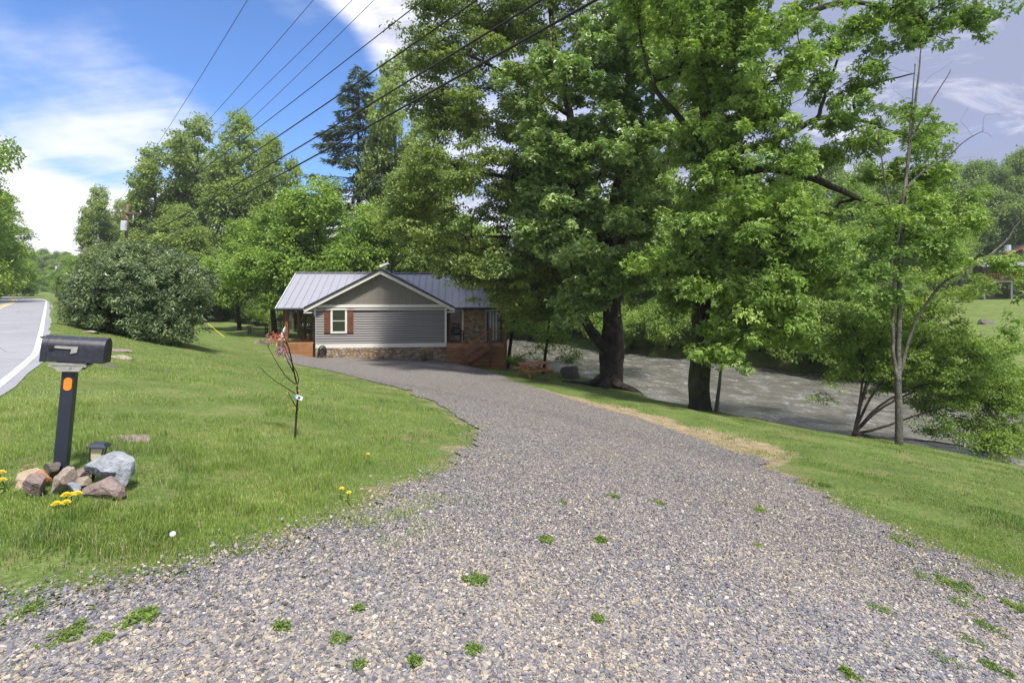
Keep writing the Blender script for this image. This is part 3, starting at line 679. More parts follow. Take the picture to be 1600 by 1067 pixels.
# --- beech behind it, wide drooping layered crown over the house end
b2 = at(962, Z1+1.6, 0); Zb = b2[1]
tree('beech_tree', 'huge dark green beech drooping over the right end of the house roof', 'tree',
     [(b2[0], b2[1], b2[2]-.3, .36), tp(964, 520, Zb, .33), tp(960, 440, Zb, .30), tp(930, 330, Zb, .28), tp(890, 180, Zb, .2), tp(860, 40, Zb, .14), tp(850, -120, Zb, .06)],
     [[tp(960, 430, Zb, .2), tp(1000, 300, Zb, .15), tp(1020, 160, Zb, .11), tp(1035, 0, Zb, .07), tp(1040, -100, Zb, .04)],
      [tp(955, 420, Zb, .18), tp(985, 280, Zb+1, .14), tp(990, 120, Zb+1, .1), tp(985, -60, Zb+1, .05)],
      [tp(955, 430, Zb, .18), tp(1035, 270, Zb+.5, .13), tp(1070, 130, Zb+.5, .09), tp(1085, -50, Zb+.5, .05)],
      [tp(930, 330, Zb, .17), tp(850, 290, Zb-1, .13), tp(760, 270, Zb-2, .09), tp(680, 270, Zb-2, .05)],
      [tp(890, 180, Zb, .15), tp(800, 120, Zb-1, .1), tp(720, 80, Zb-1.5, .06), tp(670, 60, Zb-1.5, .03)],
      [tp(950, 400, Zb, .15), tp(850, 370, Zb-1.5, .1), tp(760, 370, Zb-2.5, .06)]],
     [blob(740, 60, Zb-1, 110, 70), blob(840, 20, Zb, 110, 80), blob(690, 130, Zb-1, 50, 60, w=.8), blob(770, 150, Zb-1.5, 100, 60), blob(690, 250, Zb-1.5, 70, 60), blob(640, 310, Zb-1.5, 50, 45), blob(740, 300, Zb-2.5, 90, 60),
      blob(680, 370, Zb-2, 70, 45), blob(770, 390, Zb-2.8, 70, 45), blob(730, 440, Zb-3, 55, 26), blob(780, 440, Zb-2.5, 45, 30), blob(850, 330, Zb-1, 80, 90), blob(860, 180, Zb, 90, 90),
      blob(680, -30, Zb-1, 55, 60, w=.8), blob(960, 20, Zb, 110, 80, w=.7), blob(1080, 60, Zb, 90, 90, w=.5), blob(1060, 200, Zb, 70, 90, w=.5), blob(960, 300, Zb, 80, 90, w=.7), blob(820, -100, Zb, 160, 60), blob(830, 455, Zb-1, 50, 35), blob(880, 440, Zb, 60, 40)],
     3300, .50, 72, .16, 'beech', 'bark', 5, sub=12, srad=1.1, flat=.28, droop=.35, wander=.10, up=.15, flare=.2, aspect=.6)
# --- oak: second trunk with leafy curtain and arching limbs over the river
b3 = gp(1092, 640); Z3 = b3[1]
tree('oak_tree', 'tall oak with dark mossy trunk, leafy curtain and long crooked limbs reaching over the river', 'tree',
     [(b3[0], b3[1], b3[2]-.3, .36), tp(1091, 590, Z3, .33), tp(1094, 540, Z3, .31), tp(1098, 470, Z3, .29), tp(1102, 350, Z3, .25), tp(1105, 220, Z3, .2), tp(1095, 100, Z3, .15), tp(1110, -40, Z3, .1), tp(1110, -160, Z3, .05)],
     [[tp(1102, 290, Z3, .17), tp(1150, 268, Z3-.3, .15), tp(1220, 262, Z3-.5, .13), tp(1290, 285, Z3-.6, .10), tp(1350, 315, Z3-.8, .08), tp(1395, 325, Z3-.8, .05), tp(1410, 345, Z3-.9, .03)],
      [tp(1105, 250, Z3, .14), tp(1180, 230, Z3, .12), tp(1235, 210, Z3, .10), tp(1280, 180, Z3, .08), tp(1340, 185, Z3, .06), tp(1390, 205, Z3, .04), tp(1440, 225, Z3, .02)],
      [tp(1280, 180, Z3, .07), tp(1295, 130, Z3, .05), tp(1310, 90, Z3, .035), tp(1320, 60, Z3, .02)],
      [tp(1340, 185, Z3, .05), tp(1330, 150, Z3, .045), tp(1370, 128, Z3, .035), tp(1430, 115, Z3, .02)],
      [tp(1098, 150, Z3, .14), tp(1160, 80, Z3-.5, .12), tp(1240, 28, Z3-.8, .10), tp(1320, 0, Z3-1, .08), tp(1380, 12, Z3-1, .05), tp(1440, 25, Z3-1, .03)],
      [tp(1104, 240, Z3, .12), tp(1060, 180, Z3-.4, .10), tp(1020, 140, Z3-.6, .07), tp(1000, 60, Z3-.7, .04)],
      [tp(1100, 330, Z3, .10), tp(1130, 230, Z3-.7, .08), tp(1200, 130, Z3-1, .05)],
      [tp(1100, 380, Z3, .08), tp(1060, 420, Z3-.6, .05), tp(1020, 440, Z3-.8, .03)]],
     [blob(1110, 470, Z3-1.6, 75, 50), blob(1180, 440, Z3-1.6, 80, 60), blob(1060, 440, Z3-1.4, 50, 60), blob(1140, 370, Z3-2, 90, 60), blob(1220, 360, Z3-1.6, 60, 70), blob(1170, 300, Z3-2, 80, 50), blob(1240, 440, Z3-1.4, 50, 60),
      blob(1190, 520, Z3-1.6, 55, 35), blob(1120, 530, Z3-1.8, 45, 25), blob(1130, 200, Z3-1.8, 70, 60), blob(1200, 180, Z3-1.8, 60, 60), blob(1180, 100, Z3-1.8, 90, 55), blob(1090, 80, Z3-1.6, 80, 70), blob(1050, 10, Z3-1.4, 90, 50),
      blob(1180, 15, Z3-1.8, 90, 50), blob(1250, 60, Z3-1.2, 45, 40, w=.4), blob(1265, 200, Z3-1, 40, 45, w=.4), blob(1240, 270, Z3-1, 50, 35, w=.4), blob(1290, 245, Z3-.8, 40, 20, w=.4), blob(1330, 75, Z3-.4, 40, 18, .7, w=.9),
      blob(1358, 118, Z3-.4, 34, 22, .6, w=.5), blob(1400, 160, Z3-.3, 30, 25, .6, w=.4), blob(1440, 195, Z3-.3, 32, 25, .6, w=.5), blob(1430, 30, Z3-1, 50, 28, .9, w=1.0), blob(1490, 22, Z3-1, 45, 18, .6, w=1.0), blob(1515, 38, Z3-1, 24, 14, .5, w=.9), blob(1370, 10, Z3-1, 60, 12, .7, w=.6), blob(1300, 40, Z3-1, 60, 35, 1, w=.4), blob(1290, 160, Z3-.6, 55, 50, 1, w=.3), blob(1380, 230, Z3-.6, 60, 35, 1, w=.45), blob(1430, 250, Z3-.5, 45, 30, .8, w=.6), blob(1340, 215, Z3-.7, 50, 30, .9, w=.35),
      blob(1370, 270, Z3-.8, 55, 18, .9, w=.45), blob(1420, 320, Z3-.8, 60, 24, 1, w=.5), blob(1500, 350, Z3-.8, 36, 26, .9, w=.5), blob(1480, 300, Z3-.8, 36, 20, .8, w=.4), blob(1300, 350, Z3-.6, 50, 35, 1, w=.5), blob(1280, 410, Z3-.8, 40, 50, 1, w=.6)],
     1750, .33, 42, .16, 'oak', 'bark_moss', 8, sub=8, srad=.75, lobes=3, aspect=.42, flat=.7, droop=.8, wander=.2, up=.05, flare=.35, upness=.5)
# --- slim grey many-stemmed tree at the water's edge, mostly bare above
b4 = gp(1405, 694); Z4 = b4[1]
rgb = np.random.default_rng(5)
bare = np.vstack([P(px, py, Z4+d) for px, py, d in [(1380, 95, .2), (1408, 40, 0), (1432, 90, .1), (1465, 75, .3), (1482, 60, .2), (1488, 130, .3), (1470, 200, .2), (1445, 130, .1), (1395, 140, -.1), (1350, 160, -.2), (1420, 70, .4),
     (1500, 190, .2), (1515, 165, .1), (1540, 180, .2), (1562, 178, .4), (1550, 215, .3), (1525, 245, .2), (1490, 250, .1), (1380, 200, 0), (1455, 170, .2), (1405, 110, .3), (1376, 60, .2), (1330, 230, .2), (1470, 110, -.2), (1490, 95, -.3)]])
tree('slender_tree', 'slim pale grey tree of several upright stems with bare twigs at the water edge', 'tree',
     [(b4[0], b4[1], b4[2]-.25, .11), tp(1405, 640, Z4, .095), tp(1403, 590, Z4, .088), tp(1404, 530, Z4, .062), tp(1406, 440, Z4, .065), tp(1410, 340, Z4, .055), tp(1420, 230, Z4+.1, .04), tp(1432, 150, Z4+.1, .03), tp(1440, 70, Z4+.1, .015)],
     [[tp(1403, 600, Z4, .055), tp(1393, 540, Z4-.15, .045), tp(1396, 450, Z4-.2, .05), tp(1402, 380, Z4-.2, .04), tp(1418, 260, Z4-.2, .03), tp(1430, 100, Z4-.2, .015)],
      [tp(1405, 590, Z4, .048), tp(1416, 545, Z4+.1, .042), tp(1430, 500, Z4+.1, .038), tp(1462, 452, Z4, .034), tp(1505, 420, Z4-.1, .035), tp(1540, 405, Z4-.2, .03), tp(1575, 375, Z4-.3, .022), tp(1592, 345, Z4-.3, .014), tp(1612, 335, Z4-.4, .01)],
      [tp(1412, 300, Z4, .04), tp(1440, 268, Z4, .03), tp(1480, 245, Z4, .024), tp(1510, 218, Z4, .018), tp(1535, 205, Z4, .01)],
      [tp(1422, 220, Z4, .03), tp(1455, 160, Z4+.2, .022), tp(1486, 110, Z4+.2, .012)],
      [tp(1406, 380, Z4, .03), tp(1385, 300, Z4, .022), tp(1372, 210, Z4, .014)]],
     [blob(1420, 330, Z4-.2, 45, 40, .6), blob(1380, 400, Z4-.2, 45, 40, .6), blob(1440, 380, Z4-.2, 35, 30, .6), blob(1470, 405, Z4-.2, 18, 18, .4), blob(1360, 460, Z4-.2, 40, 35, .5), blob(1580, 415, Z4-.5, 22, 18, .35, w=1.1), blob(1570, 510, Z4-.4, 40, 22, .4, w=.9), blob(1430, 170, Z4, 30, 60, .5, w=.35), blob(1605, 440, Z4-.5, 16, 30, .3, w=.8)],
     250, .24, 24, .12, 'oak', 'bark_pale', 12, sub=5, srad=.45, lobes=3, aspect=.42, flat=.7, droop=.5, wander=.15, up=.15, flare=.15, tip=.0045, bare=bare, step=.3, kb=10)
# --- leaning many-stemmed shrub over the river
b5 = at(1334, Z4+.9); Z5 = b5[1]
st = []
for (x1, y1, x2, y2, x3, y3, d) in [(1360, 615, 1420, 560, 1470, 500, .4), (1345, 620, 1350, 560, 1330, 500, .2), (1370, 640, 1450, 600, 1520, 560, .6), (1380, 668, 1440, 645, 1500, 628, .3), (1385, 684, 1450, 688, 1520, 700, .0), (1352, 600, 1380, 540, 1400, 500, .8), (1375, 628, 1470, 590, 1560, 600, .9)]:
    st.append([tp(1334, 678, Z5, .042), tp(x1, y1, Z5+d*.3, .036), tp(x2, y2, Z5+d*.7, .025), tp(x3, y3, Z5+d, .015)])
tree('leaning_shrub', 'wide leafy shrub with dark leaning stems spreading out over the river', 'shrub',
     [(b5[0], b5[1], b5[2]-.2, .05), tp(1342, 640, Z5, .045), tp(1352, 610, Z5+.1, .04), tp(1368, 560, Z5+.3, .035), tp(1385, 500, Z5+.4, .02)], st,
     [blob(1360, 530, Z5+.6, 60, 40, 1), blob(1440, 510, Z5+1, 75, 45, 1.2), blob(1410, 570, Z5+.8, 70, 35, 1.1), blob(1490, 560, Z5+1, 70, 45, 1.2), blob(1530, 620, Z5+.8, 55, 45, 1.0), blob(1510, 680, Z5+.3, 65, 22, .7), blob(1470, 640, Z5+.6, 60, 35, .9, w=.6), blob(1320, 570, Z5+.5, 40, 30, .8, w=.7), blob(1300, 540, Z5+.4, 25, 20, .5, w=.6), blob(1560, 655, Z5+.5, 40, 45, .8, w=1.2), blob(1580, 600, Z5+.9, 35, 35, .8), blob(1400, 500, Z5+.8, 60, 40, 1), blob(1330, 520, Z5+.6, 50, 40, 1), blob(1290, 620, Z5+.3, 25, 9, .3, w=.4), blob(1450, 600, Z5+1.0, 70, 35, 1), blob(1530, 560, Z5+1.1, 50, 40, 1), blob(1545, 700, Z5+.2, 30, 14, .4), blob(1450, 460, Z5+1.2, 60, 35, 1.0)],
     1700, .26, 46, .085, 'shrub', 'bark_dark', 21, sub=7, srad=.5, flat=.4, droop=.2, wander=.18, up=.3, flare=0, tip=.005, step=.3, aspect=.55, amin=-9, kb=8)
# --- thin trunks near the water
def small_tree(px, py, stem, blobs, n, label, seed, leaf='spring', crad=.35, per=40, size=.12, bark='bark_dark', name='young_tree', Z=None, r0=.09, group=None):
    b = gp(px, py) if Z is None else at(px, Z); Z = b[1]
    tr = [(b[0], b[1], b[2]-.2, r0)]+[tp(x_, y_, Z, r0*(1-.8*(i+1)/len(stem))) for i, (x_, y_) in enumerate(stem)]
    return tree(name, label, 'tree', tr, [], [blob(a, c, Z+e, rx, ry, rd) for a, c, e, rx, ry, rd in blobs], n, crad, per, size, leaf, bark, seed, group, flare=.2, tip=.006, flat=.4, kb=8)
small_tree(1118, 642, [(1124, 600), (1128, 560), (1130, 500)], [(1150, 490, 0, 40, 30, .6)], 14, 'thin pale leaning trunk close beside the mossy oak', 31, 'oak', .25, 30, .12, 'bark_pale', r0=.075)
small_tree(848, 572, [(854, 540), (858, 505), (862, 460)], [(840, 515, 0, 45, 25, 1.5), (870, 500, 0, 45, 30, 1.5), (850, 460, 0, 60, 40, 2), (885, 545, 0, 25, 10, .8), (820, 545, 0, 25, 14, .8)], 150, 'small bright green tree leaning behind the picnic table', 32, 'spring', .45, 40, .16, Z=31, r0=.1)
small_tree(792, 572, [(799, 530), (806, 480), (808, 430)], [(800, 440, 0, 50, 40, 1.8), (815, 500, 0, 30, 30, 1.2), (825, 530, 0, 28, 20, 1), (770, 400, 0, 50, 30, 1.5)], 170, 'small dark trunked tree just right of the cedar deck', 33, 'shrub', .45, 44, .15, Z=33.5, r0=.13)

# --- mountain laurel mass on the lawn
def round_bush():
    rg = np.random.default_rng(77); b = at(224, 24.0); Z = b[1]; root = empty('laurel_bush', b, 0, 'big round dark evergreen bush on the lawn between the road and the house', 'bush')
    bl = [blob(220, 458, Z, 84, 68, 2.6), blob(160, 480, Z, 42, 44, 2), blob(266, 480, Z, 34, 46, 2), blob(215, 415, Z, 65, 38, 2.2), blob(245, 490, Z-1.5, 52, 42, 1.6), blob(185, 475, Z-1.6, 60, 40, 1.4), blob(278, 512, Z-1.3, 36, 24, 1.2), blob(250, 512, Z-1.8, 42, 26, 1.0), blob(146, 485, Z-.4, 28, 30, 1.2), blob(205, 440, Z-1.8, 50, 36, 1.2), blob(270, 440, Z-1.4, 42, 36, 1.3), blob(180, 510, Z-.6, 40, 18, 1.2)]
    for i in range(64):
        a = rg.random()*6.283; e = math.asin(rg.uniform(-.15, .98)); q = np.array([math.cos(a)*math.cos(e)*2.6, math.sin(a)*math.cos(e)*2.5, math.sin(e)*1.95])*np.array([.84, .9, 1])*rg.uniform(.9, 1.06)
        bl.append((P(222, 462, Z)+q, np.array([1, 1, .72])*rg.uniform(.38, .75), 1.7))
    tg = clump_targets(bl, 2100, rg, .28)
    tg = tg[tg[:, 2] > gh(tg[:, 0], tg[:, 1])+.15]
    tr = [(b[0], b[1], b[2]-.2, .18), (b[0]+.1, b[1]-.3, b[2]+1.0, .14), (b[0], b[1], b[2]+2.4, .08)]
    limbs = [[(b[0], b[1], b[2]+.1, .1), (b[0]+dx_*.5, b[1]+dy_*.5, b[2]+.6, .08), (b[0]+dx_, b[1]+dy_, b[2]+1.6, .04)] for dx_, dy_ in ((-1.8, -.6), (1.6, -.8), (-.6, -1.3), (.7, -1.4), (2.0, .3), (-2, .5))]
    pos, rd, ch = skeleton(np.array(tr), [np.array(l) for l in limbs], tg[::4], rg, .008, .1, .2, amin=-9)
    V, Fq = tubes(pos, rd, ch, .2, 8, .012, b[2]); mk('trunk', V-b, Fq, M['bark_dark'], root, smooth=True)
    V, Fl, a_ = leaves(tg, .24, 60, .15, rg, .75, .75, 1, .36, droop=.0)
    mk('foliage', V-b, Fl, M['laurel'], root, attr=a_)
round_bush()

# --- background: one of each kind, then copies
protoA = forest_proto('broadleaf_tree', 16, 5.2, 'broad', 101, 'spring', 'bark_dark', .34, 26000, 'bright green broadleaf tree', 'tree')
protoB = forest_proto('poplar_tree', 22, 4.6, 'broad', 102, 'mid', 'bark_pale', .36, 30000, 'tall tree', 'tree')
protoC = forest_proto('broadleaf_tree', 18, 6.0, 'broad', 103, 'hill', 'bark_dark', .42, 26000, 'hillside tree', 'tree')
protoD = forest_proto('undergrowth_bush', 4, 3.2, 'low', 104, 'shrub', 'bark_dark', .22, 16000, 'bush', 'bush')
used = {}
def place(proto, px, Z, h, wr, label, group=None, dz=0.0, n_s=None, name=None):
    H0 = {protoA.name: 16, protoB.name: 22, protoC.name: 18, protoD.name: 4, 'roadside_tree': 20}[proto.name]; R0 = {protoA.name: 5.2, protoB.name: 4.6, protoC.name: 6.0, protoD.name: 3.2, 'roadside_tree': 6.0}[proto.name]
    if n_s is not None:
        x_, y_ = xy(*n_s); loc = np.array([x_, y_, gz(x_, y_)])
    else: loc = at(px, Z)
    loc[2] += dz; sc_ = (wr/R0, wr/R0, h/H0); rz = rng.random()*6.283
    if proto.name not in used:
        used[proto.name] = 1; proto.location = [float(v) for v in loc]; proto.scale = sc_; proto.rotation_euler = (0, 0, rz)
        proto['label'] = label
        if group: proto['group'] = group
        return proto
    return copy_tree(proto, loc, rz, sc_, label, group)
def H(py, px, Z):  # height so that the crown reaches photo row py
    return CZ+(HY-py)/F*Z-gz((px-CX)/F*Z, Z)
def bgt(proto, px, Z, top, wpx, label, group=None): return place(proto, px, Z, H(top, px, Z)*1.03, wpx/F*Z, label, group)
# behind the house
gA = 'bright trees close behind the house'
for px, Z, top, w, lb in [(430, 46, 330, 75, 'bright green tree behind the left porch of the house'), (500, 44, 290, 85, 'rounded bright green tree rising behind the metal roof left of its gable'), (575, 43, 330, 70, 'bright green tree right behind the roof gable'), (375, 52, 350, 55, 'bright green tree right of the evergreen bush'), (345, 66, 395, 45, 'low pale green tree half hidden by the evergreen bush')]:
    bgt(protoA, px, Z, top, w, lb, gA)
gB = 'tall trees between the utility pole and the house'
for px, Z, top, w, lb in [(240, 74, 240, 50, 'tall open tree just right of the pole crossarm'), (310, 76, 196, 58, 'tall tree with rounded crown topping the left tree group'), (375, 72, 190, 60, 'tallest rounded tree left of the dark conifer'), (425, 70, 225, 45, 'slender tall tree left of the dark conifer'), (155, 92, 300, 34, 'dark tipped tall tree left of the nearer utility pole'), (190, 100, 320, 30, 'distant tree behind the transformer'), (285, 62, 330, 50, 'mid height tree above the evergreen bush'), (615, 60, 110, 60, 'tall tree between the conifer and the beech'), (660, 52, 190, 60, 'tree behind the left edge of the beech'), (455, 58, 330, 50, 'mid height tree behind the porch trees'), (640, 46, 330, 60, 'tree behind the roof near the beech')]:
    bgt(protoB, px, Z, top, w, lb, gB)
cb = at(560, 62)
conifer('hemlock_tree', H(104, 560, 62), 9.5, 201, 'tall dark pointed conifer standing behind the house', 'conifer', cb, .62, leaf='hemlock', zlow=.12, nlay=40)
cb = at(412, 84)
cf = conifer('pine_tree', H(250, 412, 84), 5.0, 202, 'dark pine beside the tall trees left of the hemlock', 'conifer', cb, 1.0, zlow=.35, nlay=34)
for i, (px, Z) in enumerate([(318, 74), (345, 70), (372, 76), (398, 70), (425, 74), (455, 68), (485, 70), (515, 66)]):
    place(protoD, px, Z, rng.uniform(3.5, 4.8), rng.uniform(2.6, 3.4), 'leafy bush under the trees at the far end of the lawn', 'bushes at the far end of the lawn')
# left of the road
gL = 'tall trees overhanging the left side of the road'
def left_tree(n, s, h, w, lb, pr=protoB): place(pr, 0, 0, h, w, lb, gL, n_s=(n, s))
protoE = forest_proto('roadside_tree', 20, 6.0, 'full', 105, 'spring', 'bark_dark', .34, 42000, 'left tree', 'tree')
for px, Z, h_, w_, lb in [(-157, 47, 31, 7.0, 'nearest tall tree at the left edge overhanging the road'), (-70, 68, 22, 6.6, 'second tall tree along the left side of the road'), (-30, 92, 18.5, 7.2, 'third tall tree along the left side of the road'), (-6, 120, 12, 6.6, 'farthest tree of the row along the left side of the road')]:
    place(protoE, px, Z, h_, w_, lb, gL)
for s_v, lb in [(66, 'roadside bush under the nearest left tree'), (80, 'roadside bush under the second left tree'), (96, 'roadside bush under the third left tree'), (116, 'roadside bush under the fourth left tree')]:
    place(protoD, 0, 0, 5.5, 3.6, lb, 'bushes along the left road edge', n_s=(-10.4, s_v))
# far down the road
gF = 'far trees where the road disappears'
for px, Z, top, w in [(52, 210, 398, 16), (70, 230, 392, 18), (90, 215, 396, 16), (108, 190, 405, 16), (38, 240, 400, 18), (122, 170, 410, 14), (60, 260, 400, 20)]:
    bgt(protoC, px, Z, top, w, 'far grey green tree at the end of the road', gF)
for px, Z, top, w, lb in [(112, 66, 405, 18, 'light green shrub behind the second mailbox'), (135, 60, 400, 26, 'light green tree left of the evergreen bush')]:
    bgt(protoA, px, Z, top, w, lb, 'roadside shrubs near the second mailbox')
for px, Z, h_ in [(40, 205, 12), (58, 225, 14), (76, 215, 15), (94, 200, 13), (110, 185, 14), (30, 235, 16), (66, 250, 19), (100, 230, 18), (122, 160, 9)]:
    place(protoE, px, Z, h_, 6.5, 'far wooded mass where the road disappears', 'far woods at the end of the road')
# far bank: bushes along the waterline, trees behind
gW = 'bushes along the far river bank'
bl_ = 'leafy bush at the waterline of the far river bank'
for s_v in np.arange(-14, 60, 3.6):
    nn = float(far_n(s_v))+rng.uniform(.4, 1.6)
    if -9 < s_v < 11: continue
    place(protoD, 0, 0, rng.uniform(3.2, 5.0), rng.uniform(2.4, 3.4), bl_, gW, n_s=(nn, s_v))
for s_v in (-7, -4, -1, 2, 5, 8):
    place(protoD, 0, 0, 1.3, 1.9, 'low scrub on the field edge above the far bank', 'scrub at the field edge', n_s=(float(far_n(s_v))+1, s_v))
gR = 'trees on the far river bank'
k = 0
for px, Z, top, w in [(830, 58, 380, 60), (900, 56, 330, 70), (980, 54, 330, 75), (1060, 52, 330, 75), (1140, 50, 320, 75), (1210, 50, 300, 70), (1270, 52, 290, 60), (1330, 56, 290, 60), (1390, 62, 290, 55), (1440, 66, 300, 50), (760, 62, 360, 70), (870, 74, 260, 80), (1000, 74, 240, 80), (1130, 72, 240, 80), (1240, 70, 260, 70), (1350, 56, 400, 50), (1300, 50, 400, 50), (1410, 50, 430, 45), (700, 66, 330, 70), (1180, 46, 420, 50), (1090, 48, 430, 50), (1010, 50, 430, 50), (940, 53, 440, 50)]:
    k += 1; bgt(protoA if k % 3 else protoC, px, Z, top, w, 'leafy tree on the far river bank', gR)
gH = 'trees on the wooded hillside across the river'
for px, Z, top, w in [(1480, 92, 265, 45), (1520, 98, 262, 45), (1560, 104, 270, 40), (1600, 100, 240, 45), (1640, 100, 230, 50), (1680, 96, 225, 50), (1500, 94, 300, 45), (1545, 96, 300, 45), (1590, 94, 285, 45), (1635, 92, 290, 45), (1440, 96, 270, 45), (1400, 100, 265, 45), (1480, 96, 320, 42), (1530, 98, 320, 42), (1460, 74, 370, 40), (1350, 92, 260, 50), (1720, 92, 240, 50), (1300, 90, 250, 50), (1580, 118, 250, 40), (1495, 118, 262, 38), (1540, 120, 258, 38), (1620, 100, 300, 45), (1490, 88, 372, 30)]:
    bgt(protoC, px, Z, top, w, 'tree on the wooded hillside across the river', gH)

# ------------------------------------------------------------------ the house
HX, HYY, HZ = -11.25, 31.0, -2.38
house = empty('cottage', (HX, HYY, HZ), R(6), 'grey clapboard cottage with a lavender grey metal roof and stone foundation', 'house')
W = 7.45
MB().box(0, W, .0, 4.0, -.3, 2.9).build('wall_core', M['siding'], house)
mb = MB()
for i in range(15):
    z0 = .80+i*.1375+.032; z1 = z0+.107
    mb.prism([(-.075, z0), (-.030, z1), (0.0, z1), (0.0, z0)], 0, .08, W-.08)
mb.build('siding', M['siding'], house); MB().box(.05, W-.05, -.012, -.002, .8, 2.88).build('lap_shadow', M['interior'], house)  # near-black sheet behind the laps, painting the shadow lines between boards
mb = MB().prism([(.02, 3.02), (W-.02, 3.02), (W/2, 4.83)], 1, -.015, .3)
for i in range(1, 19):
    x_ = i*W/19; top = 3.02+(4.83-3.02)*(1-abs(x_-W/2)/(W/2))-.06
    if top > 3.15: mb.box(x_-.022, x_+.022, -.036, -.012, 3.0, top)
mb.build('gable_wall', M['gable'], house)

mb = MB().box(-.02, W+.02, -.10, 0, .56, .79).box(.07, W-.07, -.095, .0, 2.86, 3.02).box(-.03, .09, -.095, .2, .79, 2.86).box(W-.09, W+.03, -.095, .2, .79, 2.86)
mb.build('trim', M['white'], house, bevel=.006)
MB().box(-.02, W+.02, -.12, .1, -1.3, .56).build('foundation', M['fieldstone'], house)
# window with shutters
w = MB().box(.91, 1.82, -.12, -.02, 1.39, 1.50).box(.91, 1.82, -.12, -.02, 2.70, 2.80).box(.91, 1.02, -.118, -.02, 1.5, 2.7).box(1.71, 1.82, -.118, -.02, 1.5, 2.7).box(1.02, 1.71, -.10, -.02, 2.08, 2.12).build('window', M['white'], house, bevel=.004)
MB().box(1.02, 1.71, -.085, -.021, 1.5, 2.7).build('pane', M['glass'], w)
for x0 in (.55, 1.84):
    s_ = MB()
    for i in range(3): s_.box(x0+i*.113, x0+i*.113+.107, -.10, -.03, 1.39, 2.80)
    s_.box(x0, x0+.335, -.118, -.099, 2.25, 2.33).box(x0, x0+.335, -.118, -.099, 1.45, 1.53).box(x0, x0+.335, -.118, -.099, 2.66, 2.74)
    s_.build('shutter', M['shutter'], house)
# roofs
EZ, RZ, RY = 2.86, 4.93, 3.7
def slab(mb, a, b, c, d, t=.07):
    up = Vector((0, 0, -t)); V = [Vector(p) for p in (a, b, c, d)]; mb.add(V+[p+up for p in V], [(0, 1, 2, 3), (7, 6, 5, 4), (0, 4, 5, 1), (1, 5, 6, 2), (2, 6, 7, 3), (3, 7, 4, 0)])
mb = MB(); X0, X1 = -2.05, 11.05
slab(mb, (X0, -.25, EZ), (-.48, -.25, EZ), (W/2, RY, RZ), (X0, RY, RZ)); slab(mb, (W+.48, -.25, EZ), (X1, -.25, EZ), (X1, RY, RZ), (W/2, RY, RZ)); slab(mb, (X1, RY*2+.25, EZ), (X0, RY*2+.25, EZ), (X0, RY, RZ), (X1, RY, RZ))
nseam = int((X1-X0)/.40)
for i in range(nseam+1):
    x_ = X0+.03+i*(X1-X0-.06)/nseam; u_ = max(0, 1-abs(x_-W/2)/(W/2+.48)); mb.beam((x_, -.25+(RY+.25)*u_*.985, EZ+.02+(RZ-EZ)*u_*.985), (x_, RY, RZ+.02), .035, .06); mb.beam((x_, RY*2+.25, EZ+.02), (x_, RY, RZ+.02), .035, .06)
mb.beam((X0, RY, RZ+.03), (X1, RY, RZ+.03), .3, .05)
# gable wing roof
gx0, gx1, cx_ = -.48, W+.48, W/2
slab(mb, (gx0, -.42, EZ-.03), (gx0, RY, EZ-.03), (cx_, RY, RZ+.09), (cx_, -.42, RZ+.09)); slab(mb, (gx1, RY, EZ-.03), (gx1, -.42, EZ-.03), (cx_, -.42, RZ+.09), (cx_, RY, RZ+.09))
for i in range(10):
    y_ = -.40+i*.42
    for gx in (gx0, gx1): mb.beam((gx, y_, EZ-.01), (cx_, y_, RZ+.11), .035, .06)
mb.beam((cx_, -.44, RZ+.12), (cx_, RY, RZ+.12), .28, .05)
mb.build('roof', M['roof'], house)
mb = MB()
for sx, gx in ((-1, gx0), (1, gx1)):
    mb.beam((gx, -.405, EZ-.155), (cx_, -.405, RZ-.035), .05, .19, up=(0, 0, 1))
    mb.beam((gx, -.2, EZ-.115), (cx_, -.2, RZ+.0), .38, .02)
mb.box(gx0-.02, gx0+.42, -.4, -.05, EZ-.30, EZ-.24).box(gx1-.42, gx1+.02, -.4, -.05, EZ-.30, EZ-.24)
mb.beam((X0-.02, -.25, EZ-.1), (X0-.02, RY, RZ-.1), .04, .2)
mb.build('fascia', M['white'], house)
mb = MB()
mb.beam((gx0, -.455, EZ-.01), (cx_, -.455, RZ+.11), .05, .10); mb.beam((gx1, -.455, EZ-.01), (cx_, -.455, RZ+.11), .05, .10)
mb.build('rake_edge', M['dark_metal'], house)
for xa, xb in ((X0, gx0-.02), (gx1+.02, X1)):
    MB().tube([(xa, -.31, EZ-.08), (xb, -.31, EZ-.08)], .065, 8).build('gutter', M['dark_metal'], house)
MB().tube([(-.42, -.33, EZ-.12), (-.40, -.33, EZ-.25), (-.06, -.14, EZ-.42), (.03, -.12, EZ-.55), (.03, -.12, .0), (.05, -.28, -.08)], .05, 8).build('downspout', M['dark_metal'], house)
MB().tube([(W+.42, -.33, EZ-.12), (W+.30, -.2, EZ-.25), (W+.10, -.08, EZ-.35)], .045, 8).build('downspout', M['dark_metal'], house)
# ceilings + body of the house behind
MB().box(X0+.05, X1-.05, -.15, RY*2+.15, EZ-.13, EZ-.09).build('porch_ceiling', M['white'], house)
MB().box(2.2, 6.9, 4.1, RY*2, -.9, EZ-.13).box(0, 2.2, 4.0, 4.6, -.9, EZ-.13).build('rear_wall', M['siding'], house)
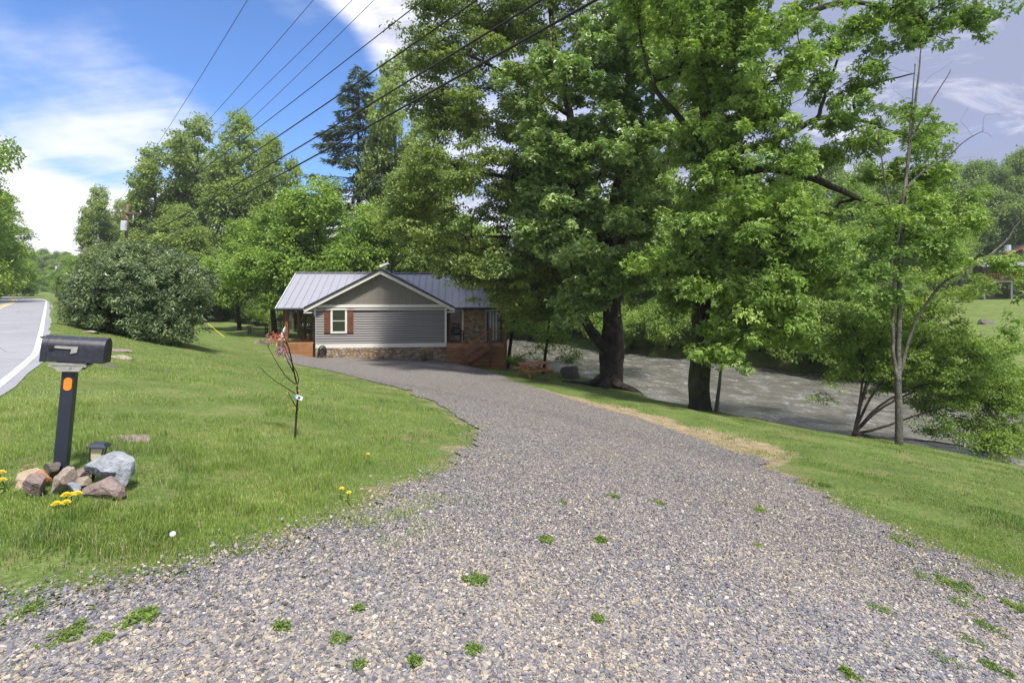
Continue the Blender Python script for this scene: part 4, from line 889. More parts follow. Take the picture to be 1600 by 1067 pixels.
# left porch
mb = MB()
for i in range(4): mb.box(-1.62, -.02, -.30-.02*(3-i), -.26, -.12+i*.235, -.12+i*.235+.222)
mb.box(-1.62, -.02, -.30, .4, .80, .86)
mb.build('porch_steps', M['cedar'], house)
MB().box(-1.95, -.01, .4, RY*2, .70, .83).box(-1.95, -1.9, .4, RY*2, -.6, .7).box(-1.58, -.06, -.22, .4, -.2, .78).build('porch_floor', M['cedar'], house)
for (x_, y_, wd_) in ((-1.56, .10, .17), (-1.86, .75, .16), (-1.30, 2.9, .16), (-1.86, 3.6, .16), (-1.86, 6.9, .16), (-.1, 7.1, .16)):
    MB().box(x_-wd_/2, x_+wd_/2, y_-wd_/2, y_+wd_/2, .82, EZ-.13).build('porch_post', M['cedar_post'], house, bevel=.008)
MB().box(-1.80, -1.70, -.75, -.65, -.2, 1.05).build('newel_post', M['cedar_post'], house)
MB().beam((-1.75, -.72, 1.0), (-1.62, .05, 1.72), .05, .16).build('stair_rail', M['white'], house)
mb = MB().beam((-1.86, 7.1, 1.75), (-.1, 7.1, 1.75), .06, .05)
for i in range(14): mb.beam((-1.8+i*.13, 7.1, .83), (-1.8+i*.13, 7.1, 1.75), .025, .025)
mb.build('porch_railing', M['black'], house)
MB().prism([(1.2, 2.84), (3.4, 2.84), (3.1, 3.75), (1.6, 3.75)], 0, -2.75, -2.45).build('rear_roof', M['roof'], house) if False else None
mb = MB(); slab(mb, (-2.62, 1.6, EZ-.03), (-2.0, 1.6, EZ-.03), (-2.0, 3.7, 4.05), (-2.62, 3.7, 4.05)); slab(mb, (-2.62, 5.8, EZ-.03), (-2.62, 3.7, 4.05), (-2.0, 3.7, 4.05), (-2.0, 5.8, EZ-.03))
mb.beam((-2.3, 1.6, EZ), (-2.3, 3.7, 4.08), .03, .05); mb.build('side_roof', M['roof'], house)
# right end: door, chimney stone, opening
RWY = .55
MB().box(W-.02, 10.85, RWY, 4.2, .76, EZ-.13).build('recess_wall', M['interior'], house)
MB().box(8.46, 9.74, RWY-.30, RWY+.02, -.9, EZ-.14).build('chimney_breast', M['fieldstone'], house)
MB().box(8.36, 8.46, RWY-.14, RWY, .78, EZ-.14).box(7.62, 8.46, RWY-.12, RWY-.01, EZ-.24, EZ-.14).build('door_trim', M['white'], house)
MB().box(9.74, 9.83, RWY-.14, RWY, .78, EZ-.14).box(9.74, 10.75, RWY-.12, RWY-.01, EZ-.24, EZ-.14).build('window_trim', M['white'], house)
d_ = MB().box(7.56, 7.70, RWY-.10, RWY-.01, .78, EZ-.24).box(8.26, 8.36, RWY-.10, RWY-.01, .78, EZ-.24).box(7.70, 8.26, RWY-.08, RWY-.01, .78, .88).box(7.70, 8.26, RWY-.08, RWY-.01, 1.58, 1.66).build('glazed_door', M['cedar_post'], house)
MB().box(7.70, 8.26, RWY-.05, RWY-.02, .88, EZ-.24).build('pane', M['glass'], d_)
d_ = MB().box(9.85, 9.93, RWY-.09, RWY-.01, .78, EZ-.24).box(10.66, 10.76, RWY-.09, RWY-.01, .78, EZ-.24).build('patio_window', M['black'], house)
MB().box(9.93, 10.66, RWY-.045, RWY-.02, .8, EZ-.24).build('pane', M['glass'], d_)
mb = MB()
for x_ in (10.02, 10.20, 10.38): mb.box(x_, x_+.07, RWY-.07, RWY-.046, .85, EZ-.28)
mb.build('curtain', M['galv'], house)
MB().box(10.72, 10.88, -.18, -.02, -.9, EZ-.13).build('porch_post', M['cedar_post'], house, bevel=.008)
# right deck
DZ = .78
deck = empty('cedar_deck', (0, 0, 0), 0, None, None); deck.parent = house
mb = MB().box(W+.03, 10.95, -.42, RWY, DZ-.06, DZ)
z_ = DZ-.07; r2 = np.random.default_rng(3)
for i in range(11):
    h_ = float(r2.choice([.11, .17, .22])); y_ = -.38-.02*(i % 2)
    mb.box(W+.04, 10.93, y_-.03, y_, z_-h_, z_); z_ -= h_+.025
    if z_ < -1.5: break
mb.build('skirting', M['cedar'], deck)
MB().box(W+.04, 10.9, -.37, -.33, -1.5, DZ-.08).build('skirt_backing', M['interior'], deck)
for (x_, y_, z0, z1) in ((9.98, -.47, -1.3, 1.62), (10.90, -.47, -1.6, 1.58), (8.42, -1.12, -.9, .58)):
    q = MB().box(x_-.065, x_+.065, y_-.065, y_+.065, z0, z1).build('newel_post', M['cedar_post'], deck, bevel=.006)
    MB().box(x_-.085, x_+.085, y_-.085, y_+.085, z1, z1+.03).build('cap', M['cedar'], q)
mb = MB().beam((10.0, -.47, 1.50), (10.9, -.47, 1.50), .10, .04).beam((8.42, -1.12, .52), (9.95, -.62, 1.52), .09, .045)
mb.build('handrail', M['redwood'], deck)
mb = MB()
for i in range(6):
    z = .92+i*.095; mb.tube([(10.0, -.47, z), (10.9, -.47, z)], .008, 5)
for i in range(4): mb.tube([(8.42, -1.12, .08+i*.11), (9.95, -.62, 1.06+i*.11)], .008, 5)
mb.build('cable_rail', M['silver'], deck)
NS_ = 7
for i in range(NS_):
    x_ = 9.86-i*.255; z = DZ-.17*(i+1)
    MB().box(x_-.27, x_+.02, -1.10, -.44, z-.02, z+.02).build('stair_tread', M['cedar'], deck)
mb = MB(); mb.beam((9.95, -1.06, DZ-.17), (7.95, -1.06, DZ-.17*8.3), .05, .24).beam((9.95, -.5, DZ-.17), (7.95, -.5, DZ-.17*8.3), .05, .24); mb.build('stringer', M['cedar_post'], deck)
# things on and by the house
ctr = lambda lx, ly, lz: (Matrix.Rotation(R(6), 4, 'Z') @ Vector((lx, ly, lz)))+Vector((HX, HYY, HZ))
ds = empty('satellite_dish', ctr(cx_+.05, .9, RZ+.13), R(15), 'small tilted white flat dish on a short mast at the peak of the roof', 'dish')
MB().tube([(0, 0, 0), (0, 0, .26)], .022, 8).build('mast', M['galv'], ds)
MB().box(-.28, .28, -.16, .16, -.015, .015, Matrix.Translation((0, 0, .30)) @ Matrix.Rotation(R(-20), 4, 'Y') @ Matrix.Rotation(R(22), 4, 'X')).build('panel', M['white'], ds, bevel=.012)
vp = empty('vent_pipe', ctr(cx_+.42, 1.5, RZ-.12), 0, 'dark vertical vent pipe rising behind the roof peak', 'pipe')
MB().tube([(0, 0, 0), (0, 0, .85)], .06, 10).build('pipe', M['dark_metal'], vp); MB().tube([(0, 0, .85), (0, 0, .89)], .085, 10).build('cap', M['dark_metal'], vp)
rv = empty('roof_vent', ctr(cx_+1.55, -.0, EZ+1.42), 0, 'little pale vent on the right slope of the gable roof', 'vent')
MB().tube([(0, 0, -.1), (0, 0, .15)], .05, 8).build('pipe', M['galv'], rv); MB().tube([(0, 0, .15), (0, 0, .18)], .07, 8).build('cap', M['galv'], rv)
hr = empty('hose_reel', ctr(.50, -.22, .42), R(6), 'coiled black garden hose hanging on the stone foundation', 'hose')
mb = MB()
for i in range(6):
    pts = [(.21*math.cos(t)*(1-.06*(i % 3)), -.02-.02*i, .30*math.sin(t)*(1-.05*(i % 3))) for t in np.linspace(0, 2*math.pi, 25)]
    mb.tube(pts, .02, 6, False)
mb.build('coil', M['black'], hr, True); MB().tube([(-.22, -.05, .1), (-.27, -.1, -.2), (-.22, -.1, -.42), (-.05, -.12, -.5)], .014, 6).build('loose_end', M['black'], hr, True)
MB().box(-.06, .06, -.12, .08, .02, .2).build('bracket', M['dark_metal'], hr)
pt = ctr(6.15, -.42, 0); pg = gz(pt[0], pt[1])+.02
po = empty('flower_pot', (pt[0], pt[1], pg), 0, 'small glazed green planter against the stone foundation', 'planter')
mb = MB().tube([(0, 0, 0), (0, 0, .05), (0, 0, .28), (0, 0, .30), (0, 0, .34)], [.10, .14, .19, .21, .21], 16); mb.build('pot', M['pot'], po, True)
MB().tube([(0, 0, .341), (0, 0, .35)], .18, 16).build('soil', M['rock_dark'], po)
# porch chair
def porch_chair(lx, ly, rz, lb, grp=None):
    c = empty('porch_chair', ctr(lx, ly, .84), R(rz), lb, 'chair', grp)
    MB().box(-.28, .28, -.25, .25, .38, .43).build('seat', M['black'], c)
    b = MB()
    for i in range(5): b.beam((-.24+i*.12, .24, .43), (-.24+i*.12, .34, .98), .05, .02)
    b.beam((-.3, .345, 1.0), (.3, .345, 1.0), .04, .06).beam((-.3, .29, .72), (.3, .29, .72), .04, .04); b.build('backrest', M['black'], c)
    for x_ in (-.28, .28):
        MB().beam((x_, -.28, .62), (x_, .3, .62), .07, .03).build('armrest', M['black'], c)
        for y_ in (-.24, .26): MB().beam((x_, y_, 0), (x_, y_, .62), .045, .045).build('leg', M['black'], c)
    return c
porch_chair(-.55, 3.6, 200, 'black porch chair near the back of the left porch'); porch_chair(-.95, 1.9, 120, 'black porch chair half hidden by the porch posts'); porch_chair(8.1, .12, 20, 'black chair in front of the glazed door on the deck')

# ------------------------------------------------------------------ rocks
def ico(sub):
    bm = bmesh.new(); bmesh.ops.create_icosphere(bm, subdivisions=sub, radius=1); V = np.array([v.co[:] for v in bm.verts]); Fs = np.array([[v.index for v in f.verts] for f in bm.faces]); bm.free(); return V, Fs
ICO = {2: ico(2), 4: ico(4)}
def rock(name, loc, size, mat, seed, label, cat='rock', rot=(0, 0, 0), cuts=9, sub=4, rough=.03, group=None, lo=.45):
    rg = np.random.default_rng(seed); V, Fs = ICO[sub]; V = V.copy()
    for _ in range(cuts):
        nrm = rg.normal(size=3); nrm /= np.linalg.norm(nrm); d = rg.uniform(lo, .85); dot = V@nrm; m = dot > d
        V[m] -= (dot[m]-d)[:, None]*nrm
    for f, a in ((2.3, .07), (5.1, .05), (11., .03)):
        ph = rg.random(3)*6.28; V += V*(a*np.sin(V[:, :1]*f+ph[0])*np.sin(V[:, 1:2]*f+ph[1]+V[:, 2:]*f*.7))
    V += rg.normal(0, rough*.2, V.shape)
    V *= np.array(size)[None]/2
    o = mk(name, V, Fs, M[mat], None, smooth=False); o.location = [float(v) for v in loc]; o.rotation_euler = [R(a) for a in rot]
    return tag(o, label, cat, group)
def rpix(px, py, dz, Zo=0.0):
    g = gp(px, py); return (g[0], g[1]+Zo, g[2]+dz)
def rk(x0, x1, y0, y1, Z, depth, mat, seed, label, rot=(0, 0, 0), cuts=9, lo=.45):
    c = P((x0+x1)/2, (y0+y1)/2, Z); k_ = Z/F
    return rock('rock', c, ((x1-x0)*k_*1.12, depth, (y1-y0)*k_*1.12), mat, seed, label, 'rock', rot, cuts, lo=lo*.72, rough=.05)
rk(76, 114, 724, 786, 3.85, .20, 'rock_tan', 4, 'upright tan slab of rock leaning against the mailbox post', (12, 14, 8), 12, .5)
rk(38, 78, 742, 790, 3.80, .18, 'rock_purple', 5, 'mauve wedge shaped rock at the left front of the rock pile', (0, -8, 10))
rk(133, 203, 708, 762, 4.05, .22, 'rock_blue', 9, 'big blue grey jagged rock beside the solar lantern', (0, -18, 5), 14)
rk(178, 203, 716, 776, 3.98, .16, 'rock_blue', 19, 'narrow blue grey rock at the right end of the rock pile', (0, 8, 5), 12)
rk(112, 190, 744, 790, 3.82, .24, 'rock_purple', 7, 'low wide brownish rock at the right front of the pile', (0, 4, -6), 12)
rk(50, 80, 736, 760, 3.98, .15, 'rock_red', 8, 'rusty orange rock in the middle of the pile')
rk(64, 98, 722, 748, 4.15, .16, 'rock_dark', 10, 'dark brown rock just left of the mailbox post foot')
rk(112, 140, 727, 750, 4.12, .16, 'rock_purple', 11, 'dark mauve rock just right of the mailbox post foot')
rk(98, 122, 736, 756, 3.98, .13, 'rock_tan', 12, 'small tan rock tucked behind the upright slab')
rk(106, 126, 750, 770, 3.84, .12, 'rock_blue', 13, 'small slate grey rock between the slab and the wide rock')
rk(34, 66, 733, 752, 4.1, .2, 'rock_orange', 14, 'flat pale orange rock at the back left of the pile')
rk(20, 50, 748, 766, 3.95, .2, 'rock_orange', 15, 'flat orange stone half sunk at the far left of the pile')
rk(122, 140, 742, 762, 3.95, .12, 'rock_tan', 16, 'small brown rock below the solar lantern')
q = rpix(203, 686, -.01); rock('flat_rock', q, (.42, .34, .10), 'rock_purple', 21, 'flat brown rock slab lying flush in the lawn behind the lantern', 'rock', (0, 6, 15), 7)
q = rpix(188, 560, 0); rock('flat_rock', q, (.55, .4, .16), 'rock_tan', 22, 'low brown stone in the grass right of the mailbox', 'rock', (0, 4, 15), 7)
q = rpix(172, 573, 0); rock('flat_rock', q, (.3, .22, .13), 'rock_dark', 23, 'small dark stone in the grass beside the mailbox end', 'rock', (0, 4, 15), 7)
q = rpix(180, 548, 0); rock('flat_rock', q, (.8, .4, .12), 'rock_purple', 24, 'long flat stone ledge behind the mailbox', 'rock', (0, 4, 25), 7)
for i, (px, py, w_) in enumerate([(118, 488, .9), (122, 497, .8), (140, 520, .9)]):
    q = rpix(px, py, 0); rock('flat_rock', q, (w_, .5, .2), 'rock_tan', 25+i, ['tan stone by the road left of the evergreen bush', 'second tan stone below the first left of the evergreen bush', 'stone in the shade at the left foot of the evergreen bush'][i], 'rock', (0, 3, 20), 7)
q = rpix(893, 590, .28); rock('boulder', q, (1.2, .9, 1.0), 'rock_dark', 38, 'rounded dark boulder at the foot of the forked tree', 'boulder', (0, 0, 10), 11, 4, .09, lo=.58)
q = rpix(812, 573, .15, 1.0); rock('boulder', q, (1.2, .9, .7), 'rock_purple', 32, 'low grey boulder behind the left end of the picnic table', 'boulder', (0, 0, 10), 9, 4, .04, lo=.6)

# ------------------------------------------------------------------ mailbox
Zm = 4.2; mb0 = P(95, 735, Zm); mroot = empty('mailbox', mb0, 0, 'black metal mailbox with a raised grey flag on a leaning navy post ringed by rocks', 'mailbox')
mroot.rotation_euler = (R(-1), R(4.2), R(22))
hp = .80
MB().box(-.042, .042, -.042, .042, -.15, hp).build('post', M['navy'], mroot, bevel=.004)
def capsule(w_, h_, k_=10):
    r_ = w_/2; return [(r_*math.cos(t), h_/2-r_+r_*math.sin(t)) for t in np.linspace(0, math.pi, k_)]+[(r_*math.cos(t), -h_/2+r_+r_*math.sin(t)) for t in np.linspace(math.pi, 2*math.pi, k_)]
MB().prism([(x_+.005, z_+hp-.13) for x_, z_ in capsule(.052, .10)], 1, -.048, -.042).build('reflector', M['orange'], mroot)
for z_ in (-.043, .043): MB().tube([(.005, -.0515, hp-.13+z_), (.005, -.0475, hp-.13+z_)], .004, 8).build('screw', M['silver'], mroot)
mb = MB().prism([(-.12, hp+.035), (.12, hp+.035), (.075, hp-.03), (-.055, hp-.03)], 1, -.075, -.055).prism([(-.12, hp+.035), (.12, hp+.035), (.075, hp-.03), (-.055, hp-.03)], 1, .055, .075).box(-.12, .12, -.075, .075, hp+.005, hp+.02)
brk = mb.build('bracket', M['silver'], mroot)
MB().tube([(.02, -.08, hp), (.02, -.074, hp)], .008, 8).build('bolt', M['rock_tan'], brk)
bx = empty('box', (0.035, 0, hp+.04), 0); bx.parent = mroot; bx.rotation_euler = (0, R(1.2), R(-3))
bw, bh, bl2 = .165, .195, .385
arch = [(-bw/2, 0)]+[(-bw/2*math.cos(t), bh-bw/2+bw/2*math.sin(t)) for t in np.linspace(0, math.pi, 18)]+[(bw/2, 0)]
MB().prism(arch, 0, -bl2/2, bl2/2).build('shell', M['box_paint'], bx, bevel=.003)
arch2 = [(a*1.05, b*1.02-.003) for a, b in arch]
MB().prism(arch2, 0, -bl2/2-.016, -bl2/2+.022).build('door', M['box_paint'], bx, bevel=.003)
MB().prism([(a*1.03, b*1.012-.002) for a, b in arch], 0, bl2/2-.02, bl2/2+.006).build('back_rim', M['box_paint'], bx, bevel=.003)
MB().tube([(-bl2/2-.02, -.03, bh*.86), (-bl2/2-.045, -.03, bh*.9), (-bl2/2-.045, .03, bh*.9), (-bl2/2-.02, .03, bh*.86)], .006, 6).build('latch', M['dark_metal'], bx)
yf = -bw/2-.006
fl = MB().prism([(-.125, .122), (.03, .122), (.024, .078), (-.018, .066), (-.012, .102), (-.125, .105)], 1, yf-.004, yf).build('flag', M['silver'], bx)
MB().box(-.16, -.12, yf-.006, yf+.004, .095, .127).build('hinge', M['dark_metal'], fl)
MB().tube([(-.14, yf-.012, .111), (-.14, yf, .111)], .008, 10).build('rivet', M['dark_metal'], fl)
# second mailbox far down the road
m2 = gp(97, 477); q = empty('mailbox', m2, 0, 'small distant black mailbox on a brown post beside the road curve', 'mailbox')
MB().box(-.06, .06, -.06, .06, 0, 1.1).build('post', M['cedar_post'], q)
MB().prism([(a*1.1, b+.82) for a, b in arch], 0, -.62, -.02).build('box', M['black'], q)
MB().beam((-.5, 0, .80), (.05, 0, .80), .10, .05).build('arm', M['cedar_post'], q)
MB().box(-.26, .26, -.26, .26, 0, .26).build('planter_base', M['cedar_post'], q)
# ------------------------------------------------------------------ solar lantern
lt = P(147, 738, 4.10); L = empty('solar_lantern', lt, 0, 'small solar garden lantern with dark square cap standing among the rocks', 'lantern'); L.rotation_euler = (0, R(9), R(20))
MB().tube([(0, 0, -.12), (0, 0, .09)], .011, 8).build('stake', M['black'], L)
MB().add([(a*s_*.036, b*s_*.036, z) for z, s_ in ((.10, .8), (.195, 1.15)) for a, b in ((-1, -1), (1, -1), (1, 1), (-1, 1))], [(3, 2, 1, 0), (4, 5, 6, 7), (0, 1, 5, 4), (1, 2, 6, 5), (2, 3, 7, 6), (3, 0, 4, 7)]).build('shade', M['lampglass'], L)
fr = MB().box(-.035, .035, -.035, .035, .085, .10)
for a, b in ((-1, -1), (1, -1), (1, 1), (-1, 1)): fr.beam((a*.031, b*.031, .095), (a*.044, b*.044, .2), .006, .006)
fr.build('frame', M['dark_metal'], L)
MB().add([(a*s_, b*s_, z) for z, s_ in ((.195, .062), (.203, .062), (.222, .036)) for a, b in ((-1, -1), (1, -1), (1, 1), (-1, 1))], [(3, 2, 1, 0), (0, 1, 5, 4), (1, 2, 6, 5), (2, 3, 7, 6), (3, 0, 4, 7), (4, 5, 9, 8), (5, 6, 10, 9), (6, 7, 11, 10), (7, 4, 8, 11), (8, 9, 10, 11)]).build('cap', M['navy'], L)

# ------------------------------------------------------------------ flowers and weeds
def flower(px, py, mat, r_, label, Z=None, h_=.10, cat='flower', seed=0, name='marigold', npet=26, group=None):
    rg = np.random.default_rng(seed); g = gp(px, py+6) if Z is None else None
    if g is None: g = P(px, py, Z); g[2] -= h_; 
    root = empty(name, g, 0, label, cat, group)
    MB().tube([(0, 0, 0), (rg.normal(0, .008), rg.normal(0, .008), h_*.6), (0, 0, h_)], .0025, 5).build('stem', M['blade'], root)
    P_ = []
    for i in range(npet):
        a = i*2.4; rr = r_*(.35+.65*(i/npet)); zz = h_+r_*.8*(1-(i/npet)**1.5)
        t = np.array([math.cos(a), math.sin(a), .15]); b = np.array([-math.sin(a), math.cos(a), 0]); c = np.array([0, 0, zz])+t*rr*.2
        P_ += [c, c+t*rr*.6+b*rr*.35, c+t*rr, c+t*rr*.6-b*rr*.35]
    mk('bloom', np.array(P_), np.arange(len(P_)).reshape(-1, 4), M[mat], root)
    c = np.zeros((5, 3)); c[:, 2] = np.linspace(.01, h_*.55, 5); V, Fl, a_ = leaves(c, .035, 7, .03, rg, .5, .6, 1, .4)
    mk('foliage', V, Fl, M['blade'], root, attr=a_)
for i, (px, py, Z, lb) in enumerate([(103, 781, 3.62, 'yellow marigold touching the base of the upright slab'), (121, 779, 3.62, 'yellow marigold in front of the low wide rock, right one of the upper pair'), (112, 781, 3.64, 'yellow marigold between two others in front of the slab'), (88, 795, 3.55, 'lowest left yellow marigold in front of the rock pile'), (103, 793, 3.55, 'lowest right yellow marigold in front of the rock pile'), (2, 746, 3.9, 'upper yellow marigold at the left edge of the lawn'), (3, 758, 3.85, 'lower yellow marigold at the left edge of the lawn')]):
    flower(px, py-6, 'yellow', .030, lb, Z, .09, seed=i)
for i, (px, py, lb) in enumerate([(42, 735, 'bright pink flower behind the rock pile, upper one'), (33, 741, 'pink flower left of the rock pile'), (53, 733, 'pink flower nearest the mauve rock')]):
    flower(px, py-6, 'pink', .018, lb, 4.15, .07, seed=20+i, name='impatiens', npet=8)
for i, (px, py, lb) in enumerate([(534, 776, 'yellow dandelion in the lawn near the drive edge, upper left one of a pair'), (545, 783, 'yellow dandelion closest to the drive edge'), (575, 718, 'yellow dandelion farther up the lawn'), (488, 610, 'yellow dandelion near the young tagged sapling')]):
    flower(px, py, 'yellow', .024, lb, None, .09, seed=40+i, name='dandelion', npet=20)
g = gp(270, 856); q = empty('dandelion_clock', g, 0, 'white fluffy dandelion seed head in the grass near the gravel edge', 'flower')
MB().tube([(0, 0, 0), (0, 0, .07)], .002, 5).build('stem', M['blade'], q)
V, Fs = ICO[2]; mk('seed_head', V*.017+np.array([0, 0, .08]), Fs, M['seed'], q)
wl = [(745, 912, 26), (855, 848, 20), (1030, 790, 18), (1188, 800, 12), (1185, 858, 12), (1410, 850, 26), (1440, 905, 30), (1490, 920, 38), (1495, 945, 32), (1375, 958, 34), (1540, 985, 36), (1590, 955, 26), (1480, 1040, 34), (1560, 1055, 30), (1520, 1010, 30), (530, 1010, 20), (440, 990, 10), (110, 1000, 40), (45, 965, 40), (220, 975, 34), (160, 1010, 18), (650, 1045, 14), (560, 1050, 18), (940, 850, 12), (960, 780, 12), (1325, 1063, 12), (935, 975, 12), (740, 1025, 12), (560, 960, 10), (1290, 760, 16), (880, 790, 12)]
for i, (px, py, w_) in enumerate(wl):
    rg = np.random.default_rng(500+i); g = gp(px, py); r_ = w_/F*g[1]*.8
    n = int(20+w_*1.2); c = np.stack([rg.normal(0, r_*.38, n), rg.normal(0, r_*.48, n), np.full(n, .03)], -1); c[:, 2] += gh(c[:, 0]+g[0], c[:, 1]+g[1])-g[2]
    V, Fl, a_ = leaves(c, float(rg.uniform(.018, .032)), float(rg.uniform(6, 11)), float(rg.uniform(.012, .024)), rg, .6, .7, 3 if i % 2 else 1, .45, droop=-.2); a_ = np.clip(a_-.25, 0, 1)
    o = mk('weed', V, Fl, M['shrub'] if i % 3 else M['spring'], None, attr=a_); o.location = [float(v) for v in g]
    tag(o, 'low green weed patch sprouting through the gravel', 'weed', 'weeds growing in the gravel drive')
# ------------------------------------------------------------------ young sapling with a nursery tag
sb = gp(461, 684); Zs = sb[1]; sp = empty('tagged_sapling', sb, 0, 'thin young sapling with red and purple leaves at the top and a white nursery tag', 'sapling')
sap = [[(461, 684), (463, 650), (466, 610), (458, 575), (452, 545), (440, 515), (432, 500)], [(466, 618), (446, 605), (425, 592), (404, 572)], [(462, 600), (448, 590), (434, 570), (418, 540), (412, 528)], [(458, 580), (447, 560), (440, 530), (437, 545)], [(464, 605), (468, 590), (452, 560), (440, 530)], [(466, 640), (456, 625), (450, 612)], [(452, 545), (446, 535), (430, 510)]]
mb = MB()
for i, pth in enumerate(sap):
    pts = smooth_path([P(a, b, Zs+(.08*math.sin(i*2+j)) if j else Zs)-sb for j, (a, b) in enumerate(pth)], 1); r0 = .013 if i == 0 else .007
    mb.tube(pts, [r0*(1-.7*j/(len(pts)-1)) for j in range(len(pts))], 6)
mb.build('trunk', M['bark_dark'], sp, True)
rg = np.random.default_rng(9)
def lf(pts, mat, per, sz, nm):
    c = np.array([P(a, b, Zs)-sb for a, b in pts]); V, Fl, a_ = leaves(c, .055, per, sz, rg, .8, .5, 3, .35); mk(nm, V, Fl, M[mat], sp, attr=a_)
lf([(432, 525), (428, 530), (436, 528), (425, 523), (432, 534)], 'redleaf', 5, .06, 'red_leaves')
lf([(440, 548), (436, 552), (445, 545), (441, 541), (430, 546), (447, 553), (408, 536), (412, 532), (418, 528), (440, 557)], 'purpleleaf', 4, .055, 'purple_leaves')
lf([(462, 610), (450, 612), (455, 632), (462, 622), (405, 571), (414, 540), (468, 600)], 'redleaf', 1.5, .035, 'red_leaves')
tgc = P(467, 621, Zs-.05)-sb
Mx = Matrix.Translation(tgc) @ Matrix.Rotation(R(22), 4, 'Y')
a_ = MB().box(-.045, .045, -.002, .002, -.022, .022, Mx).build('plant_tag', M['tagw'], sp)
MB().box(-.01, .018, -.0035, -.0022, -.014, .012, Mx).build('photo', M['tagb'], a_); MB().box(-.044, -.028, -.0035, -.0022, -.021, .021, Mx).build('stripe', M['tagt'], a_)

# ------------------------------------------------------------------ picnic table
pb = gp(834, 590); pc = empty('picnic_table', pb, R(28), 'redwood picnic table with attached benches on the river bank', 'picnic table')
mb = MB()
for i in range(5): mb.box(-.75, .75, -.36+i*.146, -.36+i*.146+.138, .70, .74)
mb.build('table_top', M['redwood'], pc)
for s_ in (-1, 1):
    mb = MB()
    for i in range(2): mb.box(-.75, .75, s_*.68-.14+i*.146, s_*.68-.14+i*.146+.136, .42, .46)
    mb.build('bench', M['redwood'], pc)
for x_ in (-.55, .55):
    for s_ in (-1, 1): MB().beam((x_, s_*.26, .70), (x_, s_*.66, 0), .09, .05, up=(1, 0, 0)).build('leg', M['redwood'], pc)
    MB().beam((x_+.05, -.80, .39), (x_+.05, .80, .39), .045, .09).build('crossbar', M['redwood'], pc)
    MB().beam((x_+.05, -.35, .665), (x_+.05, .35, .665), .045, .07).build('crossbar', M['redwood'], pc)

# ------------------------------------------------------------------ utility poles and wires
def pole(px, Z, top, lean, label, trans=True, arm=1.25, armrot=0):
    g = at(px, Z); o = empty('utility_pole', g, 0, label, 'utility pole'); h_ = CZ+(HY-top)/F*Z-g[2]; o.rotation_euler = (0, R(lean), 0)
    MB().tube([(0, 0, -.3), (0, 0, h_*.5), (0, 0, h_)], [.17, .14, .11], 10).build('pole', M['pole'], o, True)
    hz = h_-.75; ca, sa = math.cos(armrot), math.sin(armrot)
    a = MB().beam((-arm*ca, -arm*sa-.12, hz), (arm*ca, arm*sa-.12, hz), .11, .13).build('crossarm', M['pole'], o)
    MB().beam((-arm*.5*ca, -arm*.5*sa-.16, hz), (0, -.14, hz-.55), .03, .03).beam((arm*.5*ca, arm*.5*sa-.16, hz), (0, -.14, hz-.55), .03, .03).build('brace', M['pole'], a)
    for u in (-.95, -.35, .95): MB().tube([(arm*u*ca, arm*u*sa-.12, hz+.06), (arm*u*ca, arm*u*sa-.12, hz+.14), (arm*u*ca, arm*u*sa-.12, hz+.24)], [.03, .06, .04], 8).build('insulator', M['galv'], a)
    if trans:
        t_ = MB().tube([(.02, -.36, hz-1.5), (.02, -.36, hz-1.46), (.02, -.36, hz-.74), (.02, -.36, hz-.68)], [.20, .24, .24, .19], 16).build('transformer', M['galv'], o, False)
        MB().tube([(.10, -.36, hz-.68), (.10, -.36, hz-.45)], .035, 8).build('bushing', M['rust_trim'], t_)
        MB().beam((.62, -.15, hz-.15), (.62, -.15, hz-.6), .06, .06).build('fuse_cutout', M['galv'], a)
    return o, g, h_
POLE = pole(193, 45, 319, 2, 'nearer wooden utility pole with crossarm and grey transformer above the evergreen bush')
pole(120, 85, 385, 9, 'leaning utility pole left of the evergreen bush', False, 1.2, .5)
pole(88, 150, 408, 2, 'farthest utility pole, a thin one by the end of the road', True, .5, .5)
def wire(x0, y0, topx, Hh, sag, rad, label, ext=1.45, name='power_line'):
    a = P(x0, y0, 45); Z = Hh/(HY/F); b = P(topx, 0, Z); d = b-a; L0 = np.linalg.norm(d)
    pts = []
    for t in np.linspace(0, ext, 60):
        p = a+d*t; p[2] += sag*(t*(t-1))*1.0; pts.append(p)
    pts = np.array(pts); r_ = [rad]*len(pts)
    o = MB().tube([tuple(p-a) for p in pts], r_, 6).build(name, M['wire'], None, True); o.location = [float(v) for v in a]
    return tag(o, label, 'power line', 'overhead wires running from the pole')
wire(176, 327, 387, 8.2, 1.1, .009, 'thin overhead wire farthest left, ending at the left tip of the crossarm')
wire(184, 329, 490, 8.2, 1.6, .009, 'second thin overhead wire from the left')
wire(196, 318, 551, 8.4, 2.0, .009, 'third thin overhead wire from the left')
wire(217, 334, 585, 8.0, 1.7, .009, 'fourth thin overhead wire, closest to the thick cables')
wire(194, 352, 662, 6.3, .75, .013, 'topmost of the four lower thicker cables')
wire(194, 368, 746, 5.6, .70, .019, 'second of the four lower thick cables')
wire(195, 385, 846, 5.0, .75, .021, 'third of the four lower thick cables')
wire(195, 398, 932, 4.4, .70, .024, 'lowest and thickest overhead cable')
def span(p, q, sag, rad, label):
    p, q = np.array(p), np.array(q); pts = [p+(q-p)*t-np.array([0, 0, sag*4*t*(1-t)]) for t in np.linspace(0, 1, 14)]
    o = MB().tube([tuple(a-p) for a in pts], rad, 5).build('power_line', M['wire'], None, True); o.location = [float(v) for v in p]; tag(o, label, 'power line', 'overhead wires running from the pole')
span(P(195, 352, 45), P(122, 402, 85), 1.2, .015, 'cable between the two utility poles left of the bush')
